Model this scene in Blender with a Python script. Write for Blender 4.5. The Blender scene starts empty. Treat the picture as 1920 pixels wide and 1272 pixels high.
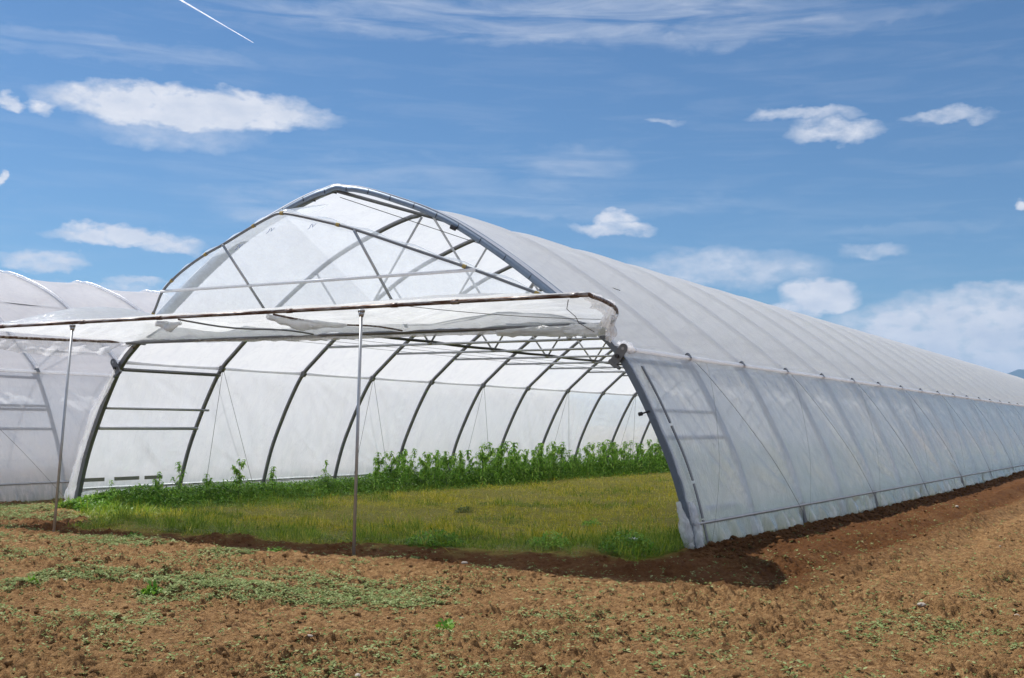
import bpy, math, random
import numpy as np
from mathutils import Vector, Matrix
QUAL = 1.0                       # mesh density
S = bpy.context.scene
RAD = math.radians
random.seed(7); rng = np.random.default_rng(7)
# ------------------------------------------------------------------ camera
cam = bpy.data.cameras.new('camera'); co = bpy.data.objects.new('camera', cam)
S.collection.objects.link(co); S.camera = co
cam.sensor_width = 36; cam.lens = 40.55; cam.clip_start = .1; cam.clip_end = 40000
RT = Vector((0.85720997, 0.51485395, 0.0107925)); UP = Vector((0.02876605, -0.06879815, 0.99721579)); FW = Vector((-0.51416299, 0.85451286, 0.07378477))
CP = Vector((12.20703, -14.70759, 1.67705))
M = Matrix((RT, UP, -FW)).transposed().to_4x4(); M.translation = CP; co.matrix_world = M
# ------------------------------------------------------------------ sun, exposure
SUN = Vector((-2.1, 0.02, 3.1)).normalized()
sl = bpy.data.lights.new('sun', 'SUN'); so = bpy.data.objects.new('sun', sl); S.collection.objects.link(so)
sl.energy = 4.7; sl.angle = RAD(.55); sl.color = (1, .965, .925)
so.rotation_euler = SUN.to_track_quat('Z', 'Y').to_euler()
S.view_settings.view_transform = 'Standard'; S.view_settings.look = 'None'; S.view_settings.gamma = 1
S.view_settings.exposure = 0.37
S.cycles.transparent_max_bounces = 24; S.cycles.max_bounces = 10; S.cycles.sample_clamp_indirect = 4
# ------------------------------------------------------------------ world
W = bpy.data.worlds.new('World'); S.world = W; W.use_nodes = True
nt = W.node_tree; nt.nodes.clear()
def mth(op, a, b=None, c=None, t=None, clamp=False):
    t = t or nt
    n = t.nodes.new('ShaderNodeMath'); n.operation = op; n.use_clamp = clamp
    for i, v in enumerate((a, b, c)):
        if v is None: continue
        if isinstance(v, (int, float)): n.inputs[i].default_value = v
        else: t.links.new(v, n.inputs[i])
    return n.outputs[0]
sky = nt.nodes.new('ShaderNodeTexSky'); sky.sky_type = 'NISHITA'; sky.sun_disc = False
sky.sun_elevation = math.asin(SUN.z); sky.sun_rotation = math.atan2(SUN.x, SUN.y)
sky.air_density = 1.0; sky.dust_density = .25; sky.ozone_density = 3.0; sky.altitude = 300
tc = nt.nodes.new('ShaderNodeTexCoord'); sep = nt.nodes.new('ShaderNodeSeparateXYZ'); nt.links.new(tc.outputs['Generated'], sep.inputs[0])
DEG = 57.29578
az = mth('MULTIPLY', mth('ARCTAN2', sep.outputs[0], sep.outputs[1]), DEG)
el = mth('MULTIPLY', mth('ARCSINE', sep.outputs[2]), DEG)
def comb(x, y, z=0.0, t=None):
    t = t or nt
    n = t.nodes.new('ShaderNodeCombineXYZ')
    for i, v in enumerate((x, y, z)):
        if isinstance(v, (int, float)): n.inputs[i].default_value = v
        else: t.links.new(v, n.inputs[i])
    return n.outputs[0]
def noise(vec, scale, detail=5, rough=.55, dist=0, t=None, out=0):
    t = t or nt
    n = t.nodes.new('ShaderNodeTexNoise'); t.links.new(vec, n.inputs['Vector'])
    n.inputs['Scale'].default_value = scale; n.inputs['Detail'].default_value = detail; n.inputs['Roughness'].default_value = rough; n.inputs['Distortion'].default_value = dist
    return n.outputs[out]
v1 = comb(mth('MULTIPLY', az, .55), el)
pn = noise(v1, 1.1, 8, .56); pn2 = noise(comb(mth('MULTIPLY', az, .4), el, 7.3), .42, 6, .6)
dxp = mth('MULTIPLY', mth('SUBTRACT', pn2, .5), 2.8); dyp = mth('MULTIPLY', mth('SUBTRACT', pn, .5), 1.5)
azd = mth('ADD', az, dxp); eld = mth('ADD', el, dyp)
CL = [(-47.04, 14.77, 6.71, 1.03, 1.35, 0), (-47.62, 13.61, 4.29, 0.84, 0.35, 0), (-53.75, 14.29, 0.78, 0.35, 0.7, 0), (-55.19, 14.31, 0.63, 0.26, 0.7, 0), (-50.13, 8.63, 3.41, 0.5, 1.1, 0), (-47.57, 8.3, 1.53, 0.5, 0.85, 0), (-53.24, 7.24, 2.04, 0.51, 0.8, 0), (-49.22, 6.55, 1.45, 0.28, 0.6, 0), (-50.16, 6.05, 3.15, 0.4, 0.45, 0), (-16.77, 14.94, 2.9, 0.38, 0.6, 0), (-15.27, 14.12, 2.3, 0.6, 0.75, 0), (-10.09, 14.42, 1.9, 0.34, 0.55, 0), (-26.02, 9.74, 1.98, 0.39, 0.8, 0), (-26.03, 10.26, 0.9, 0.44, 0.85, 0), (-16.09, 6.3, 1.9, 0.95, 1.4, 0), (-17.47, 5.44, 1.5, 0.62, 0.8, 0), (-20.52, 7.68, 4.81, 0.99, 0.55, 0), (-17.2, 7.75, 0.75, 0.36, 0.5, 0), (-13.48, 8.33, 1.54, 0.35, 0.4, 0), (-23.52, 14.82, 0.9, 0.2, 0.4, 0), (-6.96, 10.1, 0.31, 0.34, 0.9, 0), (-55.29, 10.86, 0.22, 0.38, 0.9, 0), (-9.75, 4.56, 6.2, 1.7, 1.05, 0), (-8.57, 6.01, 4.0, 0.7, 0.7, 0), (-13.53, 4.12, 2.4, 0.95, 1.1, 0), (-9.77, 3.08, 7.5, 0.9, 1.0, 0), (-22.86, 18.8, 2.11, 0.34, 0.25, 0), (-31.21, 19.88, 14.86, 1.17, 0.5, 1), (-20.75, 18.96, 6.65, 0.73, 0.4, 1), (-28.45, 12.87, 3.47, 0.77, 0.35, 1), (-36.74, 12.04, 10.17, 1.03, 0.28, 1), (-52.58, 17.1, 8.11, 0.51, 0.3, 1), (-32.72, 10.83, 13.75, 0.57, 0.28, 1), (-43.24, 10.48, 2.84, 0.82, 0.35, 1), (-13.84, 19.23, 3.87, 0.42, 0.2, 1), (-12.02, 9.35, 3.51, 0.35, 0.2, 1)]
acc = {0: None, 1: None}; shade = None
for a0, e0, w, h, d, k in CL:
    X = mth('DIVIDE', mth('SUBTRACT', azd, a0), w); Y = mth('DIVIDE', mth('SUBTRACT', eld, e0), h)
    r2 = mth('ADD', mth('MULTIPLY', X, X), mth('MULTIPLY', Y, Y))
    m = mth('MULTIPLY', mth('SUBTRACT', 1.25 if k == 0 else 1.6, r2, clamp=True), d)
    acc[k] = m if acc[k] is None else mth('MAXIMUM', acc[k], m)
fine = noise(v1, 2.0, 7, .56)
st = noise(comb(mth('ADD', mth('MULTIPLY', az, .16), mth('MULTIPLY', el, .12)), mth('MULTIPLY', el, 1.3)), 1.0, 7, .6, .6)
puff = mth('MULTIPLY', acc[0], mth('MULTIPLY_ADD', fine, 2.2, -.12), clamp=True)
wisp = mth('MULTIPLY', acc[1], mth('MULTIPLY_ADD', st, 2.8, -1.0, clamp=True))
cover = mth('MAXIMUM', puff, wisp)
# far faint cover everywhere else in the sky
gen = mth('MULTIPLY', mth('MULTIPLY_ADD', st, 2.2, -1.05, clamp=True), .16)
# unseen broken cumulus right of the tunnel, added to brighten its right wall
oth = mth('MULTIPLY', mth('MULTIPLY_ADD', noise(comb(mth('MULTIPLY', az, .08), mth('MULTIPLY', el, .14), 5.0), 1.0, 7, .6), 5.0, -1.25, clamp=True), mth('MULTIPLY_ADD', sep.outputs[0], 3.5, -.25, clamp=True))
cover = mth('MINIMUM', mth('MAXIMUM', mth('MAXIMUM', cover, gen), oth), .97)
cover = mth('MULTIPLY', cover, mth('MULTIPLY_ADD', el, .4, .3, clamp=True))
tone = mth('MULTIPLY_ADD', noise(comb(mth('MULTIPLY', az, .5), mth('ADD', el, .35), 3.0), 1.0, 6, .55), 1.8, -.2, clamp=True)
ccol = nt.nodes.new('ShaderNodeMix'); ccol.data_type = 'RGBA'; nt.links.new(tone, ccol.inputs[0])
ccol.inputs[6].default_value = (6.3, 7.2, 9.0, 1); ccol.inputs[7].default_value = (10.4, 10.5, 11.2, 1)
tint = nt.nodes.new('ShaderNodeMix'); tint.data_type = 'RGBA'; tint.blend_type = 'MULTIPLY'; tint.inputs[0].default_value = 1
nt.links.new(sky.outputs[0], tint.inputs[6]); tint.inputs[7].default_value = (.66, .93, 1.14, 1)
mx = nt.nodes.new('ShaderNodeMix'); mx.data_type = 'RGBA'
nt.links.new(cover, mx.inputs[0]); nt.links.new(tint.outputs[2], mx.inputs[6]); nt.links.new(ccol.outputs[2], mx.inputs[7])
bg = nt.nodes.new('ShaderNodeBackground'); bg.inputs[1].default_value = .063; nt.links.new(mx.outputs[2], bg.inputs[0])
wo = nt.nodes.new('ShaderNodeOutputWorld'); nt.links.new(bg.outputs[0], wo.inputs[0])
# ------------------------------------------------------------------ helpers
def mat(name):
    m = bpy.data.materials.new(name); m.use_nodes = True; m.node_tree.nodes.clear()
    return m, m.node_tree
def N(t, ty, **kw):
    n = t.nodes.new(ty)
    for k, v in kw.items(): n.inputs[k.replace('_', ' ')].default_value = v
    return n
def ramp(t, fac, stops):
    r = t.nodes.new('ShaderNodeValToRGB'); t.links.new(fac, r.inputs[0])
    while len(r.color_ramp.elements) < len(stops): r.color_ramp.elements.new(.5)
    for e, (p, c) in zip(r.color_ramp.elements, stops): e.position = p; e.color = (*c, 1)
    return r.outputs[0]
def out(t, sh):
    o = t.nodes.new('ShaderNodeOutputMaterial'); t.links.new(sh, o.inputs[0])
def objco(t): return t.nodes.new('ShaderNodeTexCoord').outputs['Object']
def scaled(t, v, s):
    n = t.nodes.new('ShaderNodeVectorMath'); n.operation = 'MULTIPLY'; t.links.new(v, n.inputs[0]); n.inputs[1].default_value = s
    return n.outputs[0]
def mixc(t, f, a, b, mode='MIX'):
    n = t.nodes.new('ShaderNodeMix'); n.data_type = 'RGBA'; n.blend_type = mode
    for s, v in ((0, f), (6, a), (7, b)):
        if isinstance(v, (int, float)): n.inputs[s].default_value = v
        elif isinstance(v, tuple): n.inputs[s].default_value = (*v, 1)
        else: t.links.new(v, n.inputs[s])
    return n.outputs[2]
def mesh(name, V, F, m=None, parent=None, smooth=True, loc=None):
    me = bpy.data.meshes.new(name)
    if isinstance(V, np.ndarray) and isinstance(F, np.ndarray):
        k = F.shape[1]
        me.vertices.add(len(V)); me.vertices.foreach_set('co', V.astype(np.float32).ravel())
        me.loops.add(F.size); me.loops.foreach_set('vertex_index', F.astype(np.int32).ravel())
        me.polygons.add(len(F)); me.polygons.foreach_set('loop_start', np.arange(0, F.size, k, dtype=np.int32))
        me.polygons.foreach_set('loop_total', np.full(len(F), k, dtype=np.int32)); me.update(calc_edges=True)
    else: me.from_pydata([tuple(v) for v in V], [], [tuple(f) for f in F])
    if smooth: me.polygons.foreach_set('use_smooth', [True] * len(me.polygons))
    if m: me.materials.append(m)
    return link(name, me, parent, loc)
def link(name, me, parent=None, loc=None):
    o = bpy.data.objects.new(name, me); S.collection.objects.link(o)
    if parent: o.parent = parent
    if loc is not None: o.location = loc
    return o
def tag(o, label=None, cat=None, group=None, kind=None):
    if label: o['label'] = label
    if cat: o['category'] = cat
    if group: o['group'] = group
    if kind: o['kind'] = kind
    return o
class MB:
    def __init__(s): s.v = []; s.f = []
    def tube(s, pts, r, n=8, cap=True, flat=1.0):
        pts = [Vector(p) for p in pts]; b = len(s.v); L = len(pts)
        ref = Vector((0, 0, 1)); 
        if abs((pts[-1] - pts[0]).normalized().z) > .9: ref = Vector((0, 1, 0))
        for i, p in enumerate(pts):
            t = (pts[min(i + 1, L - 1)] - pts[max(i - 1, 0)]).normalized()
            u = t.cross(ref)
            if u.length < 1e-3: u = t.cross(Vector((0, 1, 0)))
            u.normalize(); w = u.cross(t).normalized()
            rr = r[i] if isinstance(r, (list, tuple)) else r
            for k in range(n):
                a = 2 * math.pi * k / n; s.v.append(p + u * rr * math.cos(a) + w * rr * flat * math.sin(a))
        for i in range(L - 1):
            for k in range(n):
                k2 = (k + 1) % n; s.f.append((b + i * n + k, b + i * n + k2, b + (i + 1) * n + k2, b + (i + 1) * n + k))
        if cap: s.f.append(tuple(b + k for k in range(n))[::-1]); s.f.append(tuple(b + (L - 1) * n + k for k in range(n)))
        return s
    def box(s, c, ex, ey, ez):
        c = Vector(c); ex, ey, ez = Vector(ex), Vector(ey), Vector(ez); b = len(s.v)
        for i in (-1, 1):
            for j in (-1, 1):
                for k in (-1, 1): s.v.append(c + ex * i + ey * j + ez * k)
        for f in ((0, 1, 3, 2), (4, 6, 7, 5), (0, 4, 5, 1), (2, 3, 7, 6), (0, 2, 6, 4), (1, 5, 7, 3)): s.f.append(tuple(b + q for q in f))
        return s
    def build(s, name, m, parent=None, smooth=False, loc=None): return mesh(name, s.v, s.f, m, parent, smooth, loc)
# numpy noises
def hsh(i, j, k=0):
    h = (i.astype(np.int64) * 374761393 + j.astype(np.int64) * 668265263 + k * 974634777) & 0xffffffff
    h = ((h ^ (h >> 13)) * 1274126177) & 0xffffffff; h = (h ^ (h >> 16)) * 2246822519 & 0xffffffff
    return ((h ^ (h >> 15)) & 0xffffff) / float(0xffffff)
def vn(x, y, k=0):
    i = np.floor(x); j = np.floor(y); u = x - i; v = y - j; u = u * u * u * (u * (u * 6 - 15) + 10); v = v * v * v * (v * (v * 6 - 15) + 10)
    return (hsh(i, j, k) * (1 - u) + hsh(i + 1, j, k) * u) * (1 - v) + (hsh(i, j + 1, k) * (1 - u) + hsh(i + 1, j + 1, k) * u) * v
def fbm(x, y, o=4, k=0):
    a = 0; s = 0; w = 1.0
    for q in range(o): a = a + w * vn(x * 2 ** q + 17.3 * q, y * 2 ** q - 9.1 * q, k + q); s += w; w *= .5
    return a / s
def lumps(x, y, cell, k, dens=.8):
    X = x / cell; Y = y / cell; i0 = np.floor(X); j0 = np.floor(Y); h = np.zeros_like(X)
    for di in (-1, 0, 1):
        for dj in (-1, 0, 1):
            i = i0 + di; j = j0 + dj
            cx = i + hsh(i, j, k); cy = j + hsh(i, j, k + 1); r = .25 + .5 * hsh(i, j, k + 2) ** 2
            on = hsh(i, j, k + 3) < dens; e = .7 + .6 * hsh(i, j, k + 4)
            d2 = ((X - cx) * e) ** 2 + ((Y - cy) / e) ** 2
            q = np.sqrt(np.maximum(0, r * r - d2)) * on
            h = np.maximum(h, q)
    return h * cell
def sstep(a, b, x): t = np.clip((x - a) / (b - a), 0, 1); return t * t * (3 - 2 * t)
def edge_y(x): return np.interp(x, [-6.3, -4.8, -3.2, -.6, 1.9, 3.2, 4.5, 5.4, 6.3], [-.5, -.9, -2.2, -2.1, -2.05, -1.95, -1.75, -1.4, -1.1]) + .55 * (fbm(x * 1.8, x * 0 + 3.3, 4, 5) - .5)
def inside(x, y):   # 1 on the turf
    return sstep(-.35, .30, y - edge_y(x) + .8 * (fbm(x * 2.5, y * 2.5, 3, 6) - .5)) * sstep(6.35, 6.1, np.abs(x))
def ground(x, y, detail=True):
    t = inside(x, y)
    h = .10 * (fbm(x * .35, y * .35, 3, 11) - .5) * sstep(0, 2, np.abs(x - 0) * 0 + 2)
    h = h - .05 * np.exp(-((y + 2.9 + .25 * np.sin(x * .9)) / .45) ** 2) * sstep(-5, -3, x) * (1 - sstep(5.5, 7.5, x))      # shallow trench by the mouth
    h = h + .045 * np.exp(-((y + 3.75 + .2 * np.sin(x * 1.1)) / .35) ** 2) * sstep(-3, 0, x) * (1 - sstep(7, 9, x))
    h = h + .08 * np.exp(-((x - 8.75 - .1 * np.sin(y * .7)) / .28) ** 2) * sstep(-3.5, -1.5, y)                                # ridges parallel to the tunnel
    h = h - .045 * np.exp(-((x - 9.4) / .3) ** 2) * sstep(-3, 0, y)
    h = h + .06 * np.exp(-((x - 7.6) / .22) ** 2) * sstep(-2, 1, y)
    h = h + .06 * np.exp(-((np.abs(x) - 6.62) / .16) ** 2) * sstep(-.9, 0, y) * (x > 0)
    h = h + .05 * (fbm(x * .55, y * 2.4 + x * .3, 4, 171) - .5) * (x < 9) + .05 * (fbm(x * 2.6, y * .45, 4, 173) - .5) * sstep(6.5, 8, x)
    fw = sstep(7.0, 7.8, x) * sstep(-3.5, -1.5, y) * sstep(60, 30, y)
    h = h + .038 * fw * np.sin(x * 8.2 + 1.3 * (fbm(x * .4, y * .35, 3, 181) - .5) * 3) * (.5 + fbm(x * .8, y * .6, 3, 183))
    h = h + .26 * sstep(6, 50, y) * sstep(6.3, 6.7, x)
    far = 1 / (1 + (np.hypot(x - CP.x, y - CP.y) / 45) ** 2)
    if detail:
        r = (1 - .8 * t) * far * 1.1
        patch = .35 + .75 * sstep(.32, .68, fbm(x * .9, y * .9, 4, 31))
        wx = x + .05 * (fbm(x * 9, y * 9, 2, 90) - .5); wy = y + .05 * (fbm(x * 9, y * 9, 2, 91) - .5)
        h = h + r * patch * (lumps(wx, wy, .15, 40, .16) * .5 + lumps(wx, wy, .07, 50, .5) * .75 + lumps(wx, wy, .034, 60, .85) * 1.05)
        tb_ = np.abs(fbm(x * 7, y * 7, 4, 77) - .5) + .6 * np.abs(fbm(x * 17, y * 17, 3, 78) - .5)
        h = h - r * (.4 * lumps(wx + 3.3, wy, .18, 95, .10) + .5 * lumps(wx, wy + 1.7, .075, 97, .3)) + r * .05 * (tb_ - .1) * (.4 + patch)
        h = h + r * (.04 * (fbm(x * 2.6, y * 2.6, 4, 70) - .5) + .011 * (fbm(x * 26, y * 26, 3, 75) - .5))
    h = np.where((x > -20) & (x < -6.3), h - .04, h)
    return h
# ------------------------------------------------------------------ materials
def metal(name, col, rough=.45, met=.7, rust=0.0, rustcol=(.16, .055, .02)):
    m, t = mat(name); oc = objco(t)
    n = noise(oc, 9, 6, .6, t=t); n2 = noise(scaled(t, oc, (1.2, 6, 6)), 3, 6, .7, t=t)
    c = mixc(t, n, tuple(v * .75 for v in col), tuple(min(1, v * 1.2) for v in col))
    if rust: c = mixc(t, mth('MULTIPLY_ADD', n2, 5, -2.6 + rust * 2.0, t=t, clamp=True), c, rustcol)
    b = N(t, 'ShaderNodeBsdfPrincipled', Roughness=rough, Metallic=met); t.links.new(c, b.inputs['Base Color'])
    if rust: t.links.new(mth('MULTIPLY_ADD', n2, .8, .1, t=t, clamp=True), b.inputs['Roughness'])
    out(t, b.outputs[0]); return m
M_hoop = metal('galvanised_steel', (.19, .195, .205), .5, .6)
M_pipe = metal('light_galvanised_steel', (.42, .43, .44), .4, .6)
M_rust = metal('rusted_pipe', (.40, .38, .36), .4, .5, .42, (.085, .038, .018))
M_band = metal('aluminium_band', (.24, .29, .35), .45, .6)
M_dark = metal('dark_steel', (.05, .05, .055), .5, .5)
M_hose = metal('black_plastic_hose', (.018, .018, .02), .5, 0)
M_blue = metal('front_leg_steel', (.17, .195, .225), .4, .6)
def film(name, *a_, gr=.22, bs=.35, blur=False, **k_):
    return film_(name, gr, bs, blur, *a_, **k_)
def film_(name, gr, bs, blur, trans=.10, tv=1.0, dirt=0.0, col=(.91, .92, .965), gloss=.09, warm=0.0, white=0.0, tl=.62):
    m, t = mat(name); oc = objco(t)
    st1 = noise(scaled(t, oc, (1.0, 1.0, .25)), 3.5, 6, .6, .8, t=t)
    st2 = noise(scaled(t, oc, (1.5, 3.2, .6)), 7.0, 6, .65, 1.5, t=t)
    sp = t.nodes.new('ShaderNodeSeparateXYZ'); t.links.new(oc, sp.inputs[0]); z = sp.outputs[2]
    c = mixc(t, st1, tuple(v * .86 for v in col), tuple(min(.995, v * 1.09) for v in col))
    crs = noise(scaled(t, oc, (1.0, 1.4, .55)), 1.7, 3, .5, 1.2, t=t); crf = noise(scaled(t, oc, (.8, 1.0, .8)), 1.1, 3, .5, .6, t=t)
    cl = mth('MULTIPLY', mth('SUBTRACT', 1, mth('MULTIPLY', mth('ABSOLUTE', mth('SUBTRACT', crs, .5, t=t), t=t), 45, t=t), t=t, clamp=True), crf, t=t)
    c = mixc(t, mth('MULTIPLY', cl, .45, t=t), c, tuple(v * .68 for v in col))
    if warm: c = mixc(t, mth('MULTIPLY', noise(scaled(t, oc, (1.2, 1.2, 1.2)), 1.3, 5, .6, t=t), warm, t=t), c, (.80, .72, .58))
    tr = mth('MULTIPLY_ADD', st2, trans * 1.6 * tv, trans * (1 - .8 * tv), t=t)
    if dirt:
        low = mth('MULTIPLY', mth('SUBTRACT', 1, mth('DIVIDE', z, .62, t=t), t=t, clamp=True), dirt, t=t, clamp=True)      # algae and splashed dirt on the skirt
        algae = mth('MULTIPLY', low, mth('MULTIPLY_ADD', noise(scaled(t, oc, (4, 6, 1.0)), 2.2, 6, .7, 1.0, t=t), 4.0, -1.3, t=t, clamp=True), t=t)
        c = mixc(t, algae, c, (.26, .38, .36))
        mid = mth('MULTIPLY', mth('MULTIPLY_ADD', z, -.55, 1.1, t=t, clamp=True), mth('MULTIPLY_ADD', noise(scaled(t, oc, (1, 1.3, .7)), 2.2, 5, .6, t=t), 2.2, -.9, t=t, clamp=True), t=t)
        c = mixc(t, mth('MULTIPLY', mid, .6, t=t), c, (.50, .62, .64))
        tr = mth('ADD', tr, mth('MULTIPLY', mth('MAXIMUM', low, mth('MULTIPLY', mid, .6, t=t), t=t), .16, t=t), t=t)
    bp = t.nodes.new('ShaderNodeBump'); bp.inputs['Strength'].default_value = bs; bp.inputs['Distance'].default_value = .02
    t.links.new(st2, bp.inputs['Height'])
    df = N(t, 'ShaderNodeBsdfDiffuse'); tlb = N(t, 'ShaderNodeBsdfTranslucent'); gl = N(t, 'ShaderNodeBsdfGlossy', Roughness=gr); tp = N(t, 'ShaderNodeBsdfTransparent')
    for b in (df, tlb): t.links.new(c, b.inputs['Color'])
    gl.inputs['Color'].default_value = (1, 1, 1, 1)
    for b in (df, tlb, gl): t.links.new(bp.outputs[0], b.inputs['Normal'])
    def ms(f, a, b):
        n = t.nodes.new('ShaderNodeMixShader')
        if isinstance(f, (int, float)): n.inputs[0].default_value = f
        else: t.links.new(f, n.inputs[0])
        t.links.new(a, n.inputs[1]); t.links.new(b, n.inputs[2]); return n.outputs[0]
    s = ms(tl, df.outputs[0], tlb.outputs[0])
    if blur:
        rf = N(t, 'ShaderNodeBsdfRefraction', Roughness=.9, IOR=1.045); rf.inputs['Color'].default_value = (.97, .985, 1, 1); t.links.new(bp.outputs[0], rf.inputs['Normal'])
        s = ms(tr, s, ms(.25, rf.outputs[0], tp.outputs[0]))
    else: s = ms(tr, s, tp.outputs[0])
    ge = t.nodes.new('ShaderNodeNewGeometry'); dt = t.nodes.new('ShaderNodeVectorMath'); dt.operation = 'DOT_PRODUCT'
    t.links.new(ge.outputs['Incoming'], dt.inputs[0]); t.links.new(bp.outputs[0], dt.inputs[1])
    ca = mth('SUBTRACT', 1, mth('ABSOLUTE', dt.outputs['Value'], t=t), t=t, clamp=True)
    s = ms(mth('MULTIPLY_ADD', mth('POWER', ca, 4, t=t), gloss * 4, gloss * .55, t=t, clamp=True), s, gl.outputs[0])
    out(t, s); return m
M_roof = film('roof_plastic_film', .16, tv=.6, blur=True, gloss=.05, tl=.48, col=(.91, .925, .99))
M_side = film('side_plastic_film', .36, tv=.6, blur=True, dirt=1.0, gloss=.15, tl=.53, col=(.90, .93, .995), gr=.10, bs=.5)
M_gable = film('gable_plastic_film', .56, gloss=.08, tv=.3, bs=.08, gr=.12, col=(.80, .87, .985))
M_can = film('canopy_plastic_film', .26, tv=.6, blur=True, warm=.06, gloss=.10, bs=.6, gr=.15, col=(.88, .91, .97), tl=.56)
M_roll = film('rolled_plastic_film', .02, gloss=.12, tl=.55)
M_hem = film('folded_plastic_film', .45, gloss=.10)
m_, t_ = mat('soil'); oc = objco(t_)
n1 = noise(oc, .9, 6, .6, t=t_); n2 = noise(oc, 14, 8, .65, t=t_); n3 = noise(oc, 70, 5, .6, t=t_)
at = t_.nodes.new('ShaderNodeAttribute'); at.attribute_name = 'zone'; asep = t_.nodes.new('ShaderNodeSeparateXYZ'); t_.links.new(at.outputs['Vector'], asep.inputs[0])
c = ramp(t_, n2, [(.36, (.055, .023, .008)), (.49, (.235, .118, .043)), (.66, (.50, .305, .135))])
c = mixc(t_, mth('MULTIPLY_ADD', n1, 1.6, -.5, t=t_, clamp=True), c, (.27, .15, .058))
c = mixc(t_, mth('MULTIPLY', mth('MULTIPLY_ADD', n3, 4.0, -1.8, t=t_, clamp=True), .55, t=t_), c, (.46, .285, .13))
c = mixc(t_, mth('MULTIPLY', mth('MULTIPLY_ADD', n3, -5.0, 2.0, t=t_, clamp=True), .6, t=t_), c, (.10, .045, .018))
c = mixc(t_, mth('MULTIPLY', asep.outputs[1], .9, t=t_), c, mixc(t_, n2, (.055, .018, .004), (.15, .056, .013)))          # freshly turned damp soil, with awning and wall shade painted in
c = mixc(t_, asep.outputs[0], c, mixc(t_, n2, (.17, .18, .025), (.42, .34, .075)))                                      # thatch under the turf
b_ = N(t_, 'ShaderNodeBsdfPrincipled', Roughness=.95); b_.inputs['Specular IOR Level'].default_value = .15; t_.links.new(c, b_.inputs['Base Color'])
bp = t_.nodes.new('ShaderNodeBump'); bp.inputs['Strength'].default_value = 1.0; bp.inputs['Distance'].default_value = .045
t_.links.new(mth('ADD', noise(oc, 45, 6, .7, t=t_), mth('MULTIPLY', n3, .5, t=t_), t=t_), bp.inputs['Height']); t_.links.new(bp.outputs[0], b_.inputs['Normal'])
out(t_, b_.outputs[0]); M_soil = m_
def leafmat(name, stops, scale=3.0, tl=.35, rough=.5, vary='Object'):
    m, t = mat(name)
    g = t.nodes.new('ShaderNodeNewGeometry'); oc = objco(t)
    f = mth('ADD', mth('MULTIPLY', g.outputs['Random Per Island'], .6, t=t), mth('MULTIPLY', noise(oc, scale, 4, .6, t=t), .4, t=t), t=t)
    c = ramp(t, f, stops)
    b = N(t, 'ShaderNodeBsdfPrincipled', Roughness=rough); b.inputs['Specular IOR Level'].default_value = .3; t.links.new(c, b.inputs['Base Color'])
    tb = N(t, 'ShaderNodeBsdfTranslucent'); t.links.new(c, tb.inputs['Color'])
    mxs = t.nodes.new('ShaderNodeMixShader'); mxs.inputs[0].default_value = tl; t.links.new(b.outputs[0], mxs.inputs[1]); t.links.new(tb.outputs[0], mxs.inputs[2])
    out(t, mxs.outputs[0]); return m
M_leaf = leafmat('plant_leaf', [(.2, (.13, .31, .04)), (.5, (.29, .52, .07)), (.8, (.52, .70, .15))], tl=.5)
M_stem = leafmat('plant_stem', [(.2, (.07, .12, .03)), (.8, (.13, .19, .06))], tl=.1)
M_grass_dry = leafmat('dry_turf_blades', [(.15, (.22, .28, .015)), (.4, (.46, .45, .03)), (.65, (.68, .56, .05)), (.85, (.88, .76, .25))], 1.2)
M_grass = leafmat('green_grass_blades', [(.2, (.07, .15, .012)), (.5, (.21, .32, .022)), (.8, (.42, .46, .06))], 1.2)
M_weed = leafmat('seedling_leaf', [(.2, (.11, .16, .04)), (.5, (.21, .265, .085)), (.8, (.36, .40, .18))], 4, .3, .85)
M_straw = leafmat('dry_straw', [(.2, (.40, .32, .14)), (.8, (.75, .66, .38))], 4, .2, .8)
M_under = leafmat('undergrowth_leaf', [(.2, (.06, .16, .016)), (.5, (.15, .32, .03)), (.8, (.30, .48, .06))], 3)
def plain(name, col, rough=.8):
    m, t = mat(name); oc = objco(t); n = noise(oc, 12, 6, .6, t=t)
    b = N(t, 'ShaderNodeBsdfPrincipled', Roughness=rough); t.links.new(mixc(t, n, tuple(v * .75 for v in col), tuple(min(1, v * 1.2) for v in col)), b.inputs['Base Color'])
    out(t, b.outputs[0]); return m
M_stone = plain('pale_stone', (.36, .31, .25)); M_flower = plain('white_petal', (.8, .8, .74)); M_ink = plain('blue_ink', (.12, .18, .38))
M_cord = plain('grey_cord', (.10, .10, .09)); M_wood = plain('weathered_board', (.20, .20, .16)); M_white = plain('lit_white_pipe', (.9, .9, .9), .3); M_clip = plain('plastic_clip', (.35, .25, .07))  # gable bar: its lit brightness is put into a white base colour
M_hill = plain('wooded_hill', (.035, .06, .06), 1.0); M_clod = M_soil
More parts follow.
